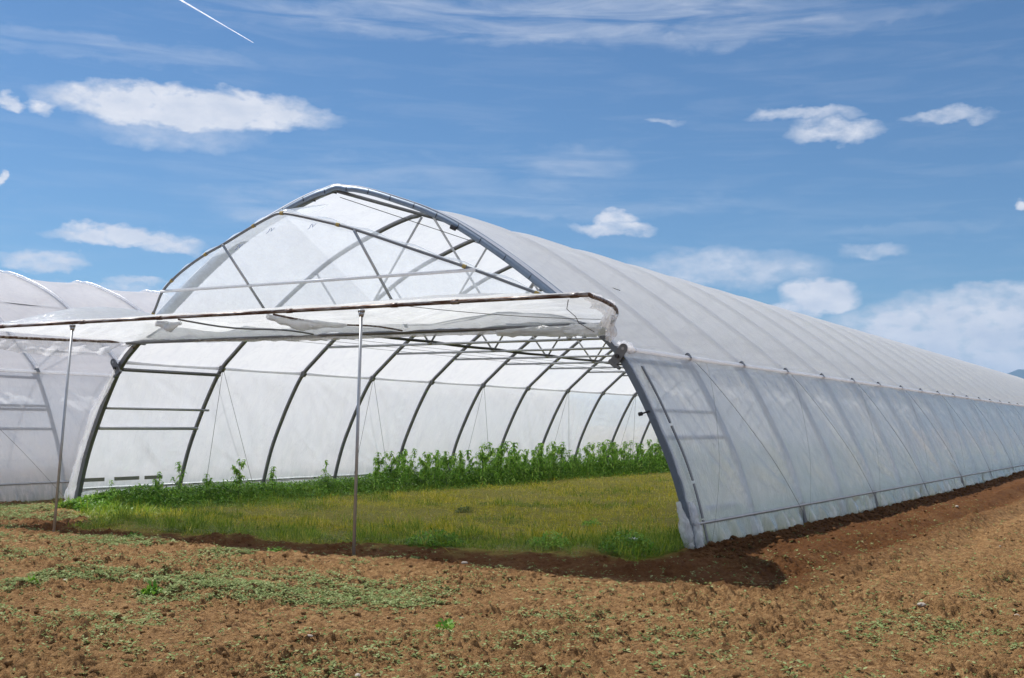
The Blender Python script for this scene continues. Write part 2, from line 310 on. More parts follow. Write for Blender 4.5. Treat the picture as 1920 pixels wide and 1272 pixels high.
# ------------------------------------------------------------------ ground
def build_ground():
    a0 = math.atan2(FW.x, FW.y)
    na = int(1050 * QUAL); dense = np.linspace(-RAD(33), RAD(30), na)
    coarse = np.linspace(RAD(30), 2 * math.pi - RAD(33), 70)[1:-1]
    th = a0 + np.concatenate([dense, coarse]); nth = len(th)
    r = [2.0, 3.5, 5.0, 5.8]; d = 6.0
    while d < 90:
        r.append(d); d += (.0125 + .0012 * max(0, d - 8) + .00012 * max(0, d - 10) ** 2) / QUAL
    while d < 14000: r.append(d); d *= 1.12
    r = np.array(r); R, T = np.meshgrid(r, th, indexing='ij')
    x = CP.x + R * np.sin(T); y = CP.y + R * np.cos(T)
    z = ground(x, y); z = np.where(R > 200, z * 0, z)
    V = np.stack([x, y, z], -1).reshape(-1, 3); nr = len(r)
    i = np.arange(nr - 1)[:, None] * nth; j = np.arange(nth)[None, :]; j2 = (j + 1) % nth
    F = np.stack([i + j, i + nth + j, i + nth + j2, i + j2], -1).reshape(-1, 4)
    c = len(V); V = np.vstack([V, [[CP.x, CP.y, 0]]])
    o = mesh('soil_ground', V, F[:, ::-1], M_soil)
    # close the small hole under the camera
    X = V[:, 0]; Y = V[:, 1]
    turf = inside(X, Y); 
    moist_shade = np.maximum(np.exp(-((np.maximum(0, X - 6.4)) / .55) ** 2) * sstep(-1.0, .2, Y) * (X > 5.5),
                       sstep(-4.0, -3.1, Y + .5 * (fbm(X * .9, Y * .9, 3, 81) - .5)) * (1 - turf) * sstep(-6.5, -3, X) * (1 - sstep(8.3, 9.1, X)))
    moist_shade = np.clip(moist_shade * (.75 + .5 * fbm(X * 1.5, Y * 1.5, 3, 83)), 0, 1)  # turned soil plus painted shade under the awning and along the wall
    moist_shade = np.where(Y > -1.0, moist_shade * (X > 5), moist_shade)
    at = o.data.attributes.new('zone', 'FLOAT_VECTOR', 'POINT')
    at.data.foreach_set('vector', np.stack([turf, moist_shade, turf * 0], -1).astype(np.float32).ravel())
    tag(o, kind='structure'); return o
build_ground()
def hills():
    for nm, dist, base, amp, k, lab in (('far_hills', 5600, 150, 70, 3, 0), ('hills', 4100, 90, 60, 9, 0)):
        a = np.linspace(-math.pi * .45, math.pi * .45, 500); rows = 14
        V = []; 
        prof = base + amp * (fbm(a * 5, a * 0, 5, k) - .5) * 2 
        ctr = np.exp(-((a - RAD(-7.2)) / .055) ** 2) * (85 if dist > 5000 else 30)
        prof = prof + ctr
        for q in range(rows):
            t = q / (rows - 1); rr = dist + 750 * (t - .5)
            hgt = prof * math.sin(math.pi * min(t * 1.0, 1)) * (1 + .25 * (fbm(a * 40, a * 0 + q * .6, 3, k + 3) - .5)) - 5
            V.append(np.stack([CP.x + rr * np.sin(a), CP.y + rr * np.cos(a), hgt], -1))
        V = np.concatenate(V); n = len(a)
        i = np.arange(rows - 1)[:, None] * n; j = np.arange(n - 1)[None, :]
        F = np.stack([i + j, i + n + j, i + n + j + 1, i + j + 1], -1).reshape(-1, 4)
        tag(mesh(nm, V, F[:, ::-1], M_hill), kind='structure')
hills()
# ------------------------------------------------------------------ polytunnel
PR = [(0, 5.58), (.69, 5.42), (1.34, 5.2), (1.86, 5.0), (2.45, 4.71), (3.3, 4.17), (4.15, 3.55), (4.75, 3.06), (5.12, 2.72), (5.45, 2.19), (5.72, 1.66), (5.96, 1.12), (6.13, .58), (6.27, 0)]
def catmull(P, per=8):
    Q = [np.array(p, float) for p in P]; Q = [2 * Q[0] - Q[1]] + Q + [2 * Q[-1] - Q[-2]]; o = []
    for i in range(1, len(Q) - 2):
        for k in range(per):
            t = k / per; a, b, c_, d = Q[i - 1:i + 3]
            o.append(.5 * ((2 * b) + (-a + c_) * t + (2 * a - 5 * b + 4 * c_ - d) * t * t + (-a + 3 * b - 3 * c_ + d) * t ** 3))
    o.append(Q[-2]); return np.array(o)
HP = catmull(PR, 6)                         # half profile, apex to foot
HP[:3, 1] = [5.565, 5.545, 5.51]
def xat(z): return float(np.interp(-z, -HP[:, 1], HP[:, 0]))
def zat(x): return float(np.interp(abs(x), HP[:, 0], HP[:, 1]))
def nrm(i):
    a = HP[max(i - 1, 0)]; b = HP[min(i + 1, len(HP) - 1)]; t = b - a; n = np.array([-t[1], t[0]]); n = n / np.linalg.norm(n); return n
HN = np.array([nrm(i) for i in range(len(HP))])
ZG = 2.76; XG = xat(ZG); SP = 2.5; ZR = .36
full = [(-HP[i][0], HP[i][1]) for i in range(len(HP) - 1, 0, -1)] + [(HP[i][0], HP[i][1]) for i in range(len(HP))]
def hoop_mesh(r, y=0.0, ext=.15):
    mb = MB(); pts = [(x, y, z) for x, z in full]; pts = [(pts[0][0] - .02, y, -ext)] + pts + [(pts[-1][0] + .02, y, -ext)]
    b = MB(); 
    # frame in the hoop plane
    P = [Vector(p) for p in pts]; n = 8
    for i, p in enumerate(P):
        t = (P[min(i + 1, len(P) - 1)] - P[max(i - 1, 0)]).normalized(); u = Vector((0, 1, 0)); w = u.cross(t).normalized()
        for k in range(n):
            a = 2 * math.pi * (k + .5) / n; b.v.append(p + u * r * math.cos(a) + w * r * math.sin(a))
    for i in range(len(P) - 1):
        for k in range(n): b.f.append((i * n + k, i * n + (k + 1) % n, (i + 1) * n + (k + 1) % n, (i + 1) * n + k))
    return b
def resample(idx0, idx1): return HP[idx0:idx1 + 1]
def roof_film(nb, sag, seed, y0=-.13, per=10):
    prof = [(x, z) for x, z in full if z >= ZG - .02]
    prof = [(-XG, ZG)] + prof[1:-1] + [(XG, ZG)] if True else prof
    P = np.array(prof)
    # densify
    s = np.concatenate([[0], np.cumsum(np.hypot(*np.diff(P, axis=0).T))]); q = np.linspace(0, s[-1], 110)
    px = np.interp(q, s, P[:, 0]); pz = np.interp(q, s, P[:, 1])
    tx = np.gradient(px); tz = np.gradient(pz); ln = np.hypot(tx, tz); nx, nz = -tz / ln, tx / ln
    ys = np.concatenate([[y0], np.linspace(0, nb * SP, nb * per + 1)])
    Y, U = np.meshgrid(ys, np.arange(len(q)), indexing='ij')
    ph = np.mod(Y, SP) / SP; sg = sag * np.sin(np.pi * ph) ** .8 * (Y > 0)
    wr = .012 * (fbm(Y * 1.3 + seed, q[U] * 1.1, 3, seed) - .5) + .008 * (fbm(Y * 5, q[U] * .7, 3, seed + 4) - .5)
    off = .048 - sg + wr * (Y > 0.01)
    X = px[U] + nx[U] * off; Z = pz[U] + nz[U] * off
    V = np.stack([X, Y, Z], -1).reshape(-1, 3); n = len(q)
    i = np.arange(len(ys) - 1)[:, None] * n; j = np.arange(n - 1)[None, :]
    return V, np.stack([i + j, i + j + 1, i + n + j + 1, i + n + j], -1).reshape(-1, 4)
def side_film(sgn, nb, seed, ropes=(), y0=-.06, per=26, wr=1.0, dense_to=8):
    zz = np.concatenate([np.linspace(ZG - .01, .5, 40), np.linspace(.46, -.03, 18)])
    xs = np.array([xat(max(z, 0)) for z in zz]); 
    tx = np.gradient(xs); tz = np.gradient(zz); ln = np.hypot(tx, tz); nx, nz = -tz / ln, tx / ln
    ys = [y0]
    for b in range(nb): ys += list(b * SP + np.arange(per if b < dense_to else 12) / (per if b < dense_to else 12) * SP + .001)
    ys = np.array(ys + [nb * SP]); Y, K = np.meshgrid(ys, np.arange(len(zz)), indexing='ij'); Zb = zz[K]
    ph = np.mod(Y, SP) / SP
    sg = .06 * np.sin(np.pi * np.clip(ph, 0, 1)) ** .7 * np.clip((ZG - Zb) / .8, 0, 1) * np.clip((Zb - ZR) / .5, 0, 1) * (Y > 0)
    # folds fanning down from each top corner and up from each rail corner
    u = ph * SP; d1 = ZG - Zb; d2 = Zb - ZR
    fan1 = np.arctan2(u + .12, d1 + .12); fan2 = np.arctan2(SP - u + .12, np.maximum(d2, 0) + .12)
    bb = np.floor(Y / SP)
    f1 = np.abs(vn(fan1 * 15, bb * 3.1, seed) - .5) * np.exp(-np.hypot(u, d1) / 1.7); f2 = np.abs(vn(fan2 * 19, bb * 5.7 + 2, seed + 1) - .5) * np.exp(-np.hypot(SP - u, d2) / 1.5)
    on = hsh(bb, bb * 0 + 1, seed + 9)
    w = .13 * f1 * (on > .2) + .24 * f2 * (on < .8) + .02 * (fbm(Y * 2.2 + Zb * .9, Zb * .7, 3, seed + 3) - .5) + .022 * np.abs(vn(Y * 9 + Zb * 3.0, Zb * 1.2, seed + 5) - .5)
    w = w * wr * (.12 + .88 * np.sin(np.pi * ph) ** .6) * (.1 + .9 * np.clip((Zb - ZR) / .35, 0, 1)) * np.clip((ZG - Zb) / .2, .1, 1)
    w = np.minimum(w, .075)
    sk = np.clip((ZR + .02 - Zb) / .3, 0, 1)          # the skirt below the rail: deep pleats
    pl = .13 * sk * (np.abs(vn(Y * 7.5 + .8 * np.sin(Y * 2), Zb * 1.5, seed + 7) - .5) * 2 - .35) + .05 * sk * (fbm(Y * 3, Zb * 2, 3, seed + 8) - .3)
    gat = 0
    for ry in ropes: gat = gat + np.exp(-((Y - ry) / (.05 + .28 * np.clip((ZR - Zb) / .4, 0, 1) * 0 + .09)) ** 2)
    off = .047 - sg + w + pl - .09 * gat * sk
    zl = Zb + sk * .10 * (fbm(Y * 4, Y * 0, 3, seed + 12) - .3) + .14 * gat * np.clip((.2 - Zb) / .25, 0, 1) * 0
    X = (xs[K] + nx[K] * off); Z = zl + nz[K] * off
    yy = Y + .05 * sk * (vn(Y * 6, Zb * 3, seed + 13) - .5)
    V = np.stack([X * sgn, yy, Z], -1).reshape(-1, 3); n = len(zz)
    i = np.arange(len(ys) - 1)[:, None] * n; j = np.arange(n - 1)[None, :]
    F = np.stack([i + j, i + j + 1, i + n + j + 1, i + n + j], -1).reshape(-1, 4)
    return V, (F if sgn < 0 else F[:, ::-1])
def jitter_line(a, b, n=8, sag=0.0):
    a = Vector(a); b = Vector(b); o = []
    for i in range(n + 1):
        t = i / n; p = a.lerp(b, t); p.z -= sag * 4 * t * (1 - t); o.append(p)
    return o
def build_tunnel(name, loc, nb, seed, label, front=True, straps=False):
    root = bpy.data.objects.new(name, None); S.collection.objects.link(root); root.location = loc
    tag(root, label, 'polytunnel', 'polytunnels')
    hm = hoop_mesh(.044); h0 = hm.build('hoop', M_hoop, root, True, (0, 0 if front else 0, 0))
    def cp(o, p, loc): c = o.copy(); S.collection.objects.link(c); c.parent = p; c.location = loc; return c
    for k in range(1, nb + 1): cp(h0, root, (0, k * SP, 0))
    # trusses
    ZT = 3.33; XT = xat(ZT) - .03
    tb = MB().tube([(-XT, 0, ZT), (XT, 0, ZT)], .026).build('tie_bar', M_pipe, root, True, (0, SP, 0))
    def vstrut(s):
        b = MB(); b.tube([(s * 1.65, 0, ZT), (s * .12, 0, 5.48)], .022); b.tube([(s * 1.65, 0, ZT), (s * 2.62, 0, zat(2.62) - .03)], .022)
        b.box((s * 1.65, 0, ZT + .03), (.05, 0, 0), (0, .03, 0), (0, 0, .045)); return b
    vs = [vstrut(s).build('strut', M_pipe, root, True, (0, SP, 0)) for s in (-1, 1)]
    for k in range(1, nb + 1):
        if k > 1: cp(tb, root, (0, k * SP, 0)); [cp(v, root, (0, k * SP, 0)) for v in vs]
    if not front:
        pass
    L = nb * SP
    MB().tube([(0, -.05, 5.49), (0, L, 5.49)], .032).build('ridge_purlin', M_hoop, root, True)
    for s in (-1, 1):
        g = MB().tube(jitter_line((s * (XG + .065), -.02 if not front else .02, ZG), (s * (XG + .065), L, ZG), 120), .038)
        g.build('roll_up_tube', M_roll, root, True)
        MB().tube([(s * (xat(ZR) + .075), -.02, ZR), (s * (xat(ZR) + .075), L, ZR)], .021).build('ground_rail', M_pipe, root, True)
        c = MB(); d = Vector((s * .57, 0, -.82)); nn = Vector((s * .82, 0, .57)); p = Vector((s * (XG + .02), 0, ZG))
        c.box(p, d * .045, (0, .045, 0), nn * .075).box(p - d * .045 + nn * .05, d * .010, (0, .035, 0), nn * .022).box(p + nn * .0 + d * .035, d * .012, (0, .045, 0), nn * .03)
        cc = c.build('tube_clamp', M_hoop, root, False, (0, SP, 0))
        for k in range(2, nb + 1): cp(cc, root, (0, k * SP, 0))
    V, F = roof_film(nb, .05 if not straps else .085, seed); mesh('roof_film', V, F, M_roof, root)
    bases = [.38] + [4.9 + 5.0 * i for i in range(int(L / 5))]
    for s in (-1, 1):
        V, F = side_film(s, nb, seed + 20 * s + 50, bases if s > 0 else (), wr=1.0 if s > 0 else .9)
        mesh('side_film', V, F, M_side, root)
        r = MB()
        off = .125
        for i, yb in enumerate(bases):
            for yt in (yb - 2.4, yb + 2.6):
                if yt < 1 or yt > L: continue
                pts = []
                for q in range(15):
                    t = q / 14; z = ZG - .06 + (-.0 - ZG + .1) * t; pts.append((s * (xat(max(z, 0)) + off * (1 - t * .25)), yt + (yb - yt) * t, z))
                r.tube(pts, .0034 if yt < yb else .0018, 5)
        r.build('strap_cord', M_cord, root, True)
    return root, cp
T1, cp1 = build_tunnel('polytunnel', (0, 0, 0), 28, 3, 'large white plastic film polytunnel with its open mouth and raised awning facing us')
T2, cp2 = build_tunnel('polytunnel', (-15.3, -.6 - SP, -.03), 12, 133, 'white polytunnel far left, cut by the photo edge, behind the thin prop pole', front=False, straps=True)
# the second tunnel: tubes drawn over its roof film, bracing near its mouth
st_pts = [(x + (.075 * (1 if x > 0 else -1) if abs(x) > .3 else 0), 0, z + .075) for x, z in full if z > ZG + .0]
stp = MB().tube(st_pts, .04).build('roof_tube', M_hem, T2, True, (0, 0, 0))
for k in range(1, 13): cp2(stp, T2, (0, k * SP, 0))
for z in (2.63, 2.0, 1.92, 1.5):
    MB().tube([(xat(z) - .06, SP * 0, z), (xat(z) - .06, SP * 2, z)], .03).build('brace_bar', M_hoop, T2, True)
for k in (2, 3):
    b = MB().tube([(xat(ZG) - .05, k * SP, ZG - .1), (3.9, k * SP + SP, 3.6)], .03)
    b.build('brace_bar', M_hoop, T2, True)
    MB().tube([(XG - .1, k * SP, ZG), (xat(3.35) - .05, k * SP + 1.1, 3.35)], .03).build('brace_bar', M_hoop, T2, True)
MB().tube([(xat(3.3) - .08, 0, 3.3), (xat(3.3) - .08, 30, 3.3)], .03).build('purlin', M_hoop, T2, True)
MB().tube([(xat(4.5) - .08, 0, 4.5), (xat(4.5) - .08, 30, 4.5)], .025).build('purlin', M_hoop, T2, True)
# main tunnel, front frame ------------------------------------------------------------
up = [(x, z) for x, z in full if z > 3.0]
bd = MB(); n = len(up)
for x, z in up:
    i = int(np.argmin(np.hypot(HP[:, 0] - abs(x), HP[:, 1] - z))); nn = HN[i] if x >= 0 else HN[i] * [-1, 1]
    for yy, o in ((-.125, .036), (.20, .036), (.20, .022), (-.11, .022), (-.11, -.065), (-.125, -.065)): bd.v.append(Vector((x + nn[0] * o, yy, z + nn[1] * o)))
for i in range(n - 1):
    for k in range(6): bd.f.append((i * 6 + k, i * 6 + (k + 1) % 6, (i + 1) * 6 + (k + 1) % 6, (i + 1) * 6 + k))
bd.build('gable_band', M_band, T1, True)
tabs = MB(); s_ = 0; last = None
for (x, z), (x2, z2) in zip(up[:-1], up[1:]):
    s_ += math.hypot(x2 - x, z2 - z)
    if s_ > .42:
        s_ = 0; d = Vector((x2 - x, 0, z2 - z)).normalized(); nn = Vector((-d.z, 0, d.x)); 
        tabs.box(Vector((x, -.128, z)) - nn * .015, d * .004, (0, .005, 0), nn * .04); tabs.box(Vector((x, .04, z)) + nn * .012, d * .007, (0, .15, 0), nn * .010)
tabs.build('band_rib', M_dark, T1)
# front legs (main hoop is doubled by a flat profile below the hinge)
for s in (-1, 1):
    b = MB(); zs = np.linspace(3.02, -.1, 22); pts = []
    for z in zs: pts.append(Vector((s * xat(max(z, 0)), 0, z)))
    for i, p in enumerate(pts):
        t = (pts[min(i + 1, 21)] - pts[max(i - 1, 0)]).normalized(); nn = Vector((0, 1, 0)).cross(t) * s
        for yy, o in ((-.07, -.045), (-.03, -.045), (-.03, .035), (.03, .035), (.03, .044), (-.07, .044)): b.v.append(p + nn * -o * (1 if s * nn.x < 0 else -1) + Vector((0, yy, 0)))
    for i in range(21):
        for k in range(6): b.f.append((i * 6 + k, i * 6 + (k + 1) % 6, (i + 1) * 6 + (k + 1) % 6, (i + 1) * 6 + k))
    b.build('front_leg', M_blue if s > 0 else M_hoop, T1, False)
    # hinge plate
    h = MB(); c = Vector((s * (xat(2.66) + .01), -.12, 2.66)); nn = Vector((s * .6, 0, .8)); d = Vector((s * .8, 0, -.6))
    for q in range(1): pass
    h.box(c - nn * .03, d * .065, (0, .012, 0), nn * .15)
    ring = [c + nn * .12 + d * (.065 * math.cos(a)) + nn * (.065 * math.sin(a)) for a in [math.pi * i / 10 for i in range(11)]]
    bi = len(h.v)
    for p in ring: h.v.append(p + Vector((0, -.012, 0)))
    for p in ring: h.v.append(p + Vector((0, .012, 0)))
    h.f.append(tuple(range(bi, bi + 11))); h.f.append(tuple(range(bi + 11, bi + 22))[::-1])
    for i in range(10): h.f.append((bi + i, bi + i + 1, bi + 12 + i, bi + 11 + i))
    h.box(c + d * .03 - nn * .14, d * .10, (0, .03, 0), nn * .02)
    hp = h.build('hinge_plate', M_hoop, T1, False)
    MB().tube([c + Vector((0, -.05, 0)) - nn * .02, c + Vector((0, .06, 0)) - nn * .02], .028, 10).build('bolt', M_dark, hp)
    MB().tube([c + Vector((0, -.016, 0)) + nn * .115, c + Vector((0, -.013, 0)) + nn * .115], .022, 10).build('bolt_hole', M_pipe, hp)
# small latch knobs on the frame
MB().tube([(xat(1.87) - .11, -.10, 1.84), (xat(1.87) + .01, -.08, 1.88)], .012, 8).build('latch', M_dark, T1)
MB().tube([(xat(1.87) - .14, -.10, 1.835), (xat(1.87) - .09, -.10, 1.845)], .028, 8).build('latch', M_dark, T1)
MB().tube([(2.33, -.16, 4.70), (2.41, -.13, 4.66)], .035, 8).build('latch', M_dark, T1)
# clamp strip over the first bay of the right side film: dashed grey laths
for s in (1,):
    segs = [(2.52, 1.72), (1.68, .93), (.89, .42), (.40, .05)]
    for za, zb in segs:
        b = MB(); zs = np.linspace(za, zb, 8)
        P = [Vector((s * (xat(z) + .085), .30 - .0 * z, z)) for z in zs]
        for i, p in enumerate(P):
            t = (P[min(i + 1, 7)] - P[max(i - 1, 0)]).normalized(); w = Vector((0, 1, 0)); nn = t.cross(w).normalized()
            for a_, b_2 in ((-.028, -.008), (.028, -.008), (.028, .008), (-.028, .008)): b.v.append(p + w * a_ + nn * b_2)
        for i in range(7):
            for k in range(4): b.f.append((i * 4 + k, i * 4 + (k + 1) % 4, (i + 1) * 4 + (k + 1) % 4, (i + 1) * 4 + k))
        b.f.append((0, 1, 2, 3)); b.f.append((28, 31, 30, 29))
        b.build('film_lath', M_hoop, T1)
# horizontal bars in the first bay of both sides, boards near the ground
for s in (-1, 1):
    for z, r in ((2.62, .035), (1.9, .025), (1.52, .032)):
        MB().tube([(s * (xat(z) - .05), 0.02, z), (s * (xat(z) - .05), SP + (.12 if z == 1.9 else 0), z)], r).build('brace_bar', M_pipe if z < 2 else M_hoop, T1, True)
    for ya, yb in ((.03, .5), (.75, 1.35), (1.5, 1.95)):
        MB().box((s * (xat(.52) - .02), (ya + yb) / 2, .53), (.012, 0, 0), (0, (yb - ya) / 2, 0), (0, 0, .035)).build('side_board', M_wood, T1)
# end wires behind film
for k in range(0, 27, 2):
    for dy, z2 in ((4.6, .3), (3.2, .4)):
        MB().tube([(-(XG - .03), k * SP + 2.5, ZG), (-6.15, k * SP + dy, z2)], .0045, 4).build('tension_wire', M_cord, T1)
w = MB()
for x in (-3.9, -3.3, -2.7, 2.7, 3.5): w.tube(jitter_line((x, .05, 3.42 + .02 * x), (x, 70, 3.42), 28), .004, 4)
w.tube([(0.0, 0, 5.40), (3.6, 3.2, 4.0)], .006, 4)
w.build('crop_wire', M_cord, T1)
# irrigation hoses lying over the tie bars
for x, r, z in ((-1.66, .03, 3.385), (-1.52, .02, 3.375)):
    pts = []
    for k in range(1, 28):
        for q in range(6):
            t = q / 6; pts.append((x, (k + t) * SP, z - .03 * 4 * t * (1 - t) * (.4 + .6 * hsh(np.array([k]), np.array([int(r * 1000)]))[0])))
    MB().tube(pts, r, 8).build('irrigation_hose', M_hose, T1, True)
# ---- gable leaf, tilted forward at the top
TA = RAD(36); HZ = 3.1
def leaf(x, l): return Vector((x, -l * math.sin(TA) - .06, HZ + l * math.cos(TA)))
LP = [(-4.35, .25), (-4.05, .47), (-3.77, .70), (-3.4, 1.02), (-2.95, 1.27), (-2.47, 1.48), (-1.98, 1.66), (-1.49, 1.81), (-.8, 2.04), (-.3, 2.19), (-.08, 2.235), (.12, 2.21), (.62, 2.06), (1.25, 1.84), (2.17, 1.43), (3.11, 1.01), (3.62, .76), (4.0, .57), (4.35, .34), (4.6, .12)]
LPd = catmull(LP, 5)
fr_ = MB().tube([leaf(x, l) for x, l in LPd], .023); gf = fr_.build('gable_arch', M_rust if False else M_hoop, T1, True)
MB().tube([leaf(-3.4, 1.02) + Vector((0, -.04, 0)), leaf(3.13, 1.01) + Vector((0, -.04, 0))], .026).build('gable_bar', M_white, T1, True)
for (xa, la, xb, lb) in ((-1.49, 1.80, -1.2, .45), (1.25, 1.83, 1.46, .45)):
    MB().tube([leaf(xa, la) + Vector((0, -.03, 0)), leaf(xb, lb) + Vector((0, -.03, 0))], .023).build('gable_strut', M_pipe, T1, True)
for i, (x, l) in enumerate(LPd[8::11]):
    i0 = 8 + 11 * i; p = leaf(x, l); q = leaf(*LPd[min(i0 + 1, len(LPd) - 1)]); d = (q - p).normalized()
    MB().tube([p - d * .03, p + d * .03], .031, 8).build('pipe_joint', M_clip, T1)
gx = np.linspace(-4.6, 4.8, 120); gl_ = np.linspace(-.05, 1.02, 50)
GX, GL = np.meshgrid(gx, gl_, indexing='ij'); top = np.interp(GX, LPd[:, 0], LPd[:, 1]); LL = np.maximum(GL * top, -.05)
wv = .05 * (fbm(GX * 1.3, LL * 1.6, 4, 301) - .5) + .04 * np.abs(vn((GX + LL) * 3.2, LL * 1.1, 305) - .5) + .03 * np.abs(vn((GX - LL * .6) * 5, LL * 2, 307) - .5)
wv = wv * np.clip((1.02 - GL) / .12, 0, 1)
V = np.stack([GX, -LL * math.sin(TA) - .06 + .035 + wv * math.cos(TA), HZ + LL * math.cos(TA) + wv * math.sin(TA)], -1).reshape(-1, 3)
i = np.arange(119)[:, None] * 50; j = np.arange(49)[None, :]
mesh('gable_film', V, np.stack([i + j, i + 50 + j, i + 51 + j, i + j + 1], -1).reshape(-1, 4), M_gable, T1)
# film rolled over the arch pipe and running back to the band
RP = np.array([[*leaf(x, l)] for x, l in LPd]); nb_ = len(RP); rows = []
for t in np.linspace(0, 1, 7):
    row = []
    for (x, l), p in zip(LPd, RP):
        tgt = np.array([x * 1.0, -.13, min(zat(x), p[2] + .28) + .03]) if x < -.1 else p + np.array([0, .10, -.02])
        q = p * (1 - t) + tgt * t + np.array([0, 0, .035 + .03 * math.sin(math.pi * t) + .025 * math.sin(x * 9 + t * 2)]); row.append(q)
    rows.append(row)
V = np.array(rows).reshape(-1, 3); i = np.arange(6)[:, None] * nb_; j = np.arange(nb_ - 1)[None, :]
mesh('gable_edge_film', V, np.stack([i + j, i + nb_ + j, i + nb_ + j + 1, i + j + 1], -1).reshape(-1, 4), M_gable, T1)
# ---- awning: the lower leaf swung up level
BY = -3.38; BZ = 3.12; BX = 6.38
def ax(y): return xat(max(0, HZ - min(3.1, -y)))       # half-width of the leaf at this distance from the hinge
segs = [(-BX, -3.95), (-3.95, -2.05), (-2.05, -.42), (-.42, 2.0), (2.0, 4.6), (4.6, BX)]
for a, b in segs: MB().tube([(a, BY, BZ + .003 * (a > 2)), (b - .004, BY, BZ)], .025, 10).build('awning_beam', M_rust, T1, True)
for x in (-3.95, -2.05, -.42, 2.0, 3.7, 4.6, 6.2):
    MB().tube([(x - .05, BY, BZ), (x + .05, BY, BZ)], .031, 10).build('pipe_sleeve', M_rust, T1, True)
for s in (-1, 1):
    pts = [(s * BX, BY, BZ)] + [(s * (xat(max(0, HZ + y)) + .06), y, BZ) for y in np.linspace(-3.2, -.2, 14)]
    MB().tube(pts, .026).build('awning_side_pipe', M_rust, T1, True)
for x in (-.05, 1.72):
    pts = [(x + .03 * math.sin(y * 2), y, BZ - .045 - .03 * math.sin((y + .3) * 2.2)) for y in np.linspace(BY + .02, -.5, 12)]
    MB().tube(pts, .013).build('awning_batten', M_hoop if x < 1 else M_rust, T1, True)
MB().tube([(-4.9, -.12, 3.1), (4.9, -.12, 3.1)], .028).build('hinge_bar', M_hoop, T1, True)
ny = 60; nx_ = 200; ys = np.linspace(BY, -.05, ny); V = []
tq = np.linspace(-1, 1, nx_)
for q, y in enumerate(ys):
    hw = ax(y) + .03; x = tq * hw; f = (y - BY) / 3.33
    bil = .16 * math.sin(math.pi * min(1, f * 1.0)) ** .8
    reg = np.clip((-x - .2) / 1.0, 0, 1) * (.55 + .45 * np.sin(x * 1.75 + 1.2)) + np.clip((x - 2.6) / 1, 0, 1) * .55 * np.clip((6.0 - x) / 1.2, 0, 1)
    z = BZ + .03 + bil * 2.3 * reg - .05 * math.sin(math.pi * f) * (1 - np.clip(reg, 0, 1))
    z = z + .05 * (fbm(x * .8 + 2 * f, x * 0 + f * 2.2, 3, 401) - .5) + .035 * np.abs(vn(x * 1.2 + f * 7, x * 0 + f * 9 - x * .9, 403) - .5) + .03 * np.abs(vn(x * .7, x * 0 + f * 16 + x * .5, 405) - .5)
    z = z - .10 * max(0, f - .9) / .1 * (fbm(x * 2.2, x * 0, 3, 407) - .1)
    yy = y + .05 * max(0, f - .9) / .1 * (fbm(x * 3, x * 0, 3, 409) - .5)
    V.append(np.stack([x, yy, z], -1))
V = np.concatenate(V); i = np.arange(ny - 1)[:, None] * nx_; j = np.arange(nx_ - 1)[None, :]
mesh('awning_film', V, np.stack([i + j, i + j + 1, i + nx_ + j + 1, i + nx_ + j], -1).reshape(-1, 4), M_can, T1)
# rolled hem under the beam, stained, and torn bunches of film
def crumple(name, P, R, seed, m, nu=40, nv=24, parent=T1, drop=0):
    P = [Vector(p) for p in P]; V = []
    for a in range(nu):
        t = a / (nu - 1) * (len(P) - 1); k = min(int(t), len(P) - 2); c = P[k].lerp(P[k + 1], t - k); rr = np.interp(a / (nu - 1), np.linspace(0, 1, len(R)), R)
        d = (P[k + 1] - P[k]).normalized(); u = d.cross(Vector((0, 0, 1))).normalized(); w = u.cross(d)
        for b in range(nv):
            an = 2 * math.pi * b / nv
            n_ = float(fbm(np.array([a * .33]), np.array([math.cos(an) * 1.4 + 3 + math.sin(an) * 2]), 3, seed)[0]); n2 = abs(float(vn(np.array([a * .55]), np.array([b * .8]), seed + 2)[0]) - .5)
            q = rr * (.45 + .9 * n_ - .7 * n2); V.append(c + u * q * math.cos(an) + w * q * (1 + drop * (math.sin(an) < 0)) * math.sin(an))
    F = [(a * nv + b, a * nv + (b + 1) % nv, (a + 1) * nv + (b + 1) % nv, (a + 1) * nv + b) for a in range(nu - 1) for b in range(nv)]
    return mesh(name, V, F, m, parent)
for s_, sd in ((1, 601), (-1, 651)):
    yy = np.linspace(-3.32, -.05, 90); hv = np.linspace(0, 1, 22); YY, HH = np.meshgrid(yy, hv, indexing='ij')
    dep = np.interp(YY, [-3.32, -2.9, -2.2, -1.3, -.5, -.05], [.03, .14, .27, .36, .24, .08]) * (.75 + .6 * fbm(YY * 2.6, YY * 0, 3, sd))
    X0 = np.array([ax(v) for v in yy])[:, None] + .07 + HH * 0
    fold = .09 * (np.abs(vn(YY * 5 + HH * 1.2, HH * 1.2, sd + 1) - .5) * 2 - .4) * (.3 + HH) + .05 * (fbm(YY * 9, HH * 4, 3, sd + 2) - .5)
    V = np.stack([s_ * (X0 - HH * .10 + fold), YY + .12 * HH * (vn(YY * 4, HH * 2, sd + 3) - .5), BZ + .035 - dep * HH + .03 * (fbm(YY * 8, HH * 5, 2, sd + 4) - .5)], -1).reshape(-1, 3)
    i = np.arange(89)[:, None] * 22; j = np.arange(21)[None, :]
    mesh('torn_film', V, np.stack([i + j, i + j + 1, i + 23 + j, i + 22 + j], -1).reshape(-1, 4), M_hem, T1)
crumple('torn_film', [(6.0, -2.0, 3.0), (5.3, -.9, 2.96), (4.4, -.25, 3.02), (3.2, -.15, 3.04)], [.05, .11, .10, .05], 511, M_can, drop=.1)
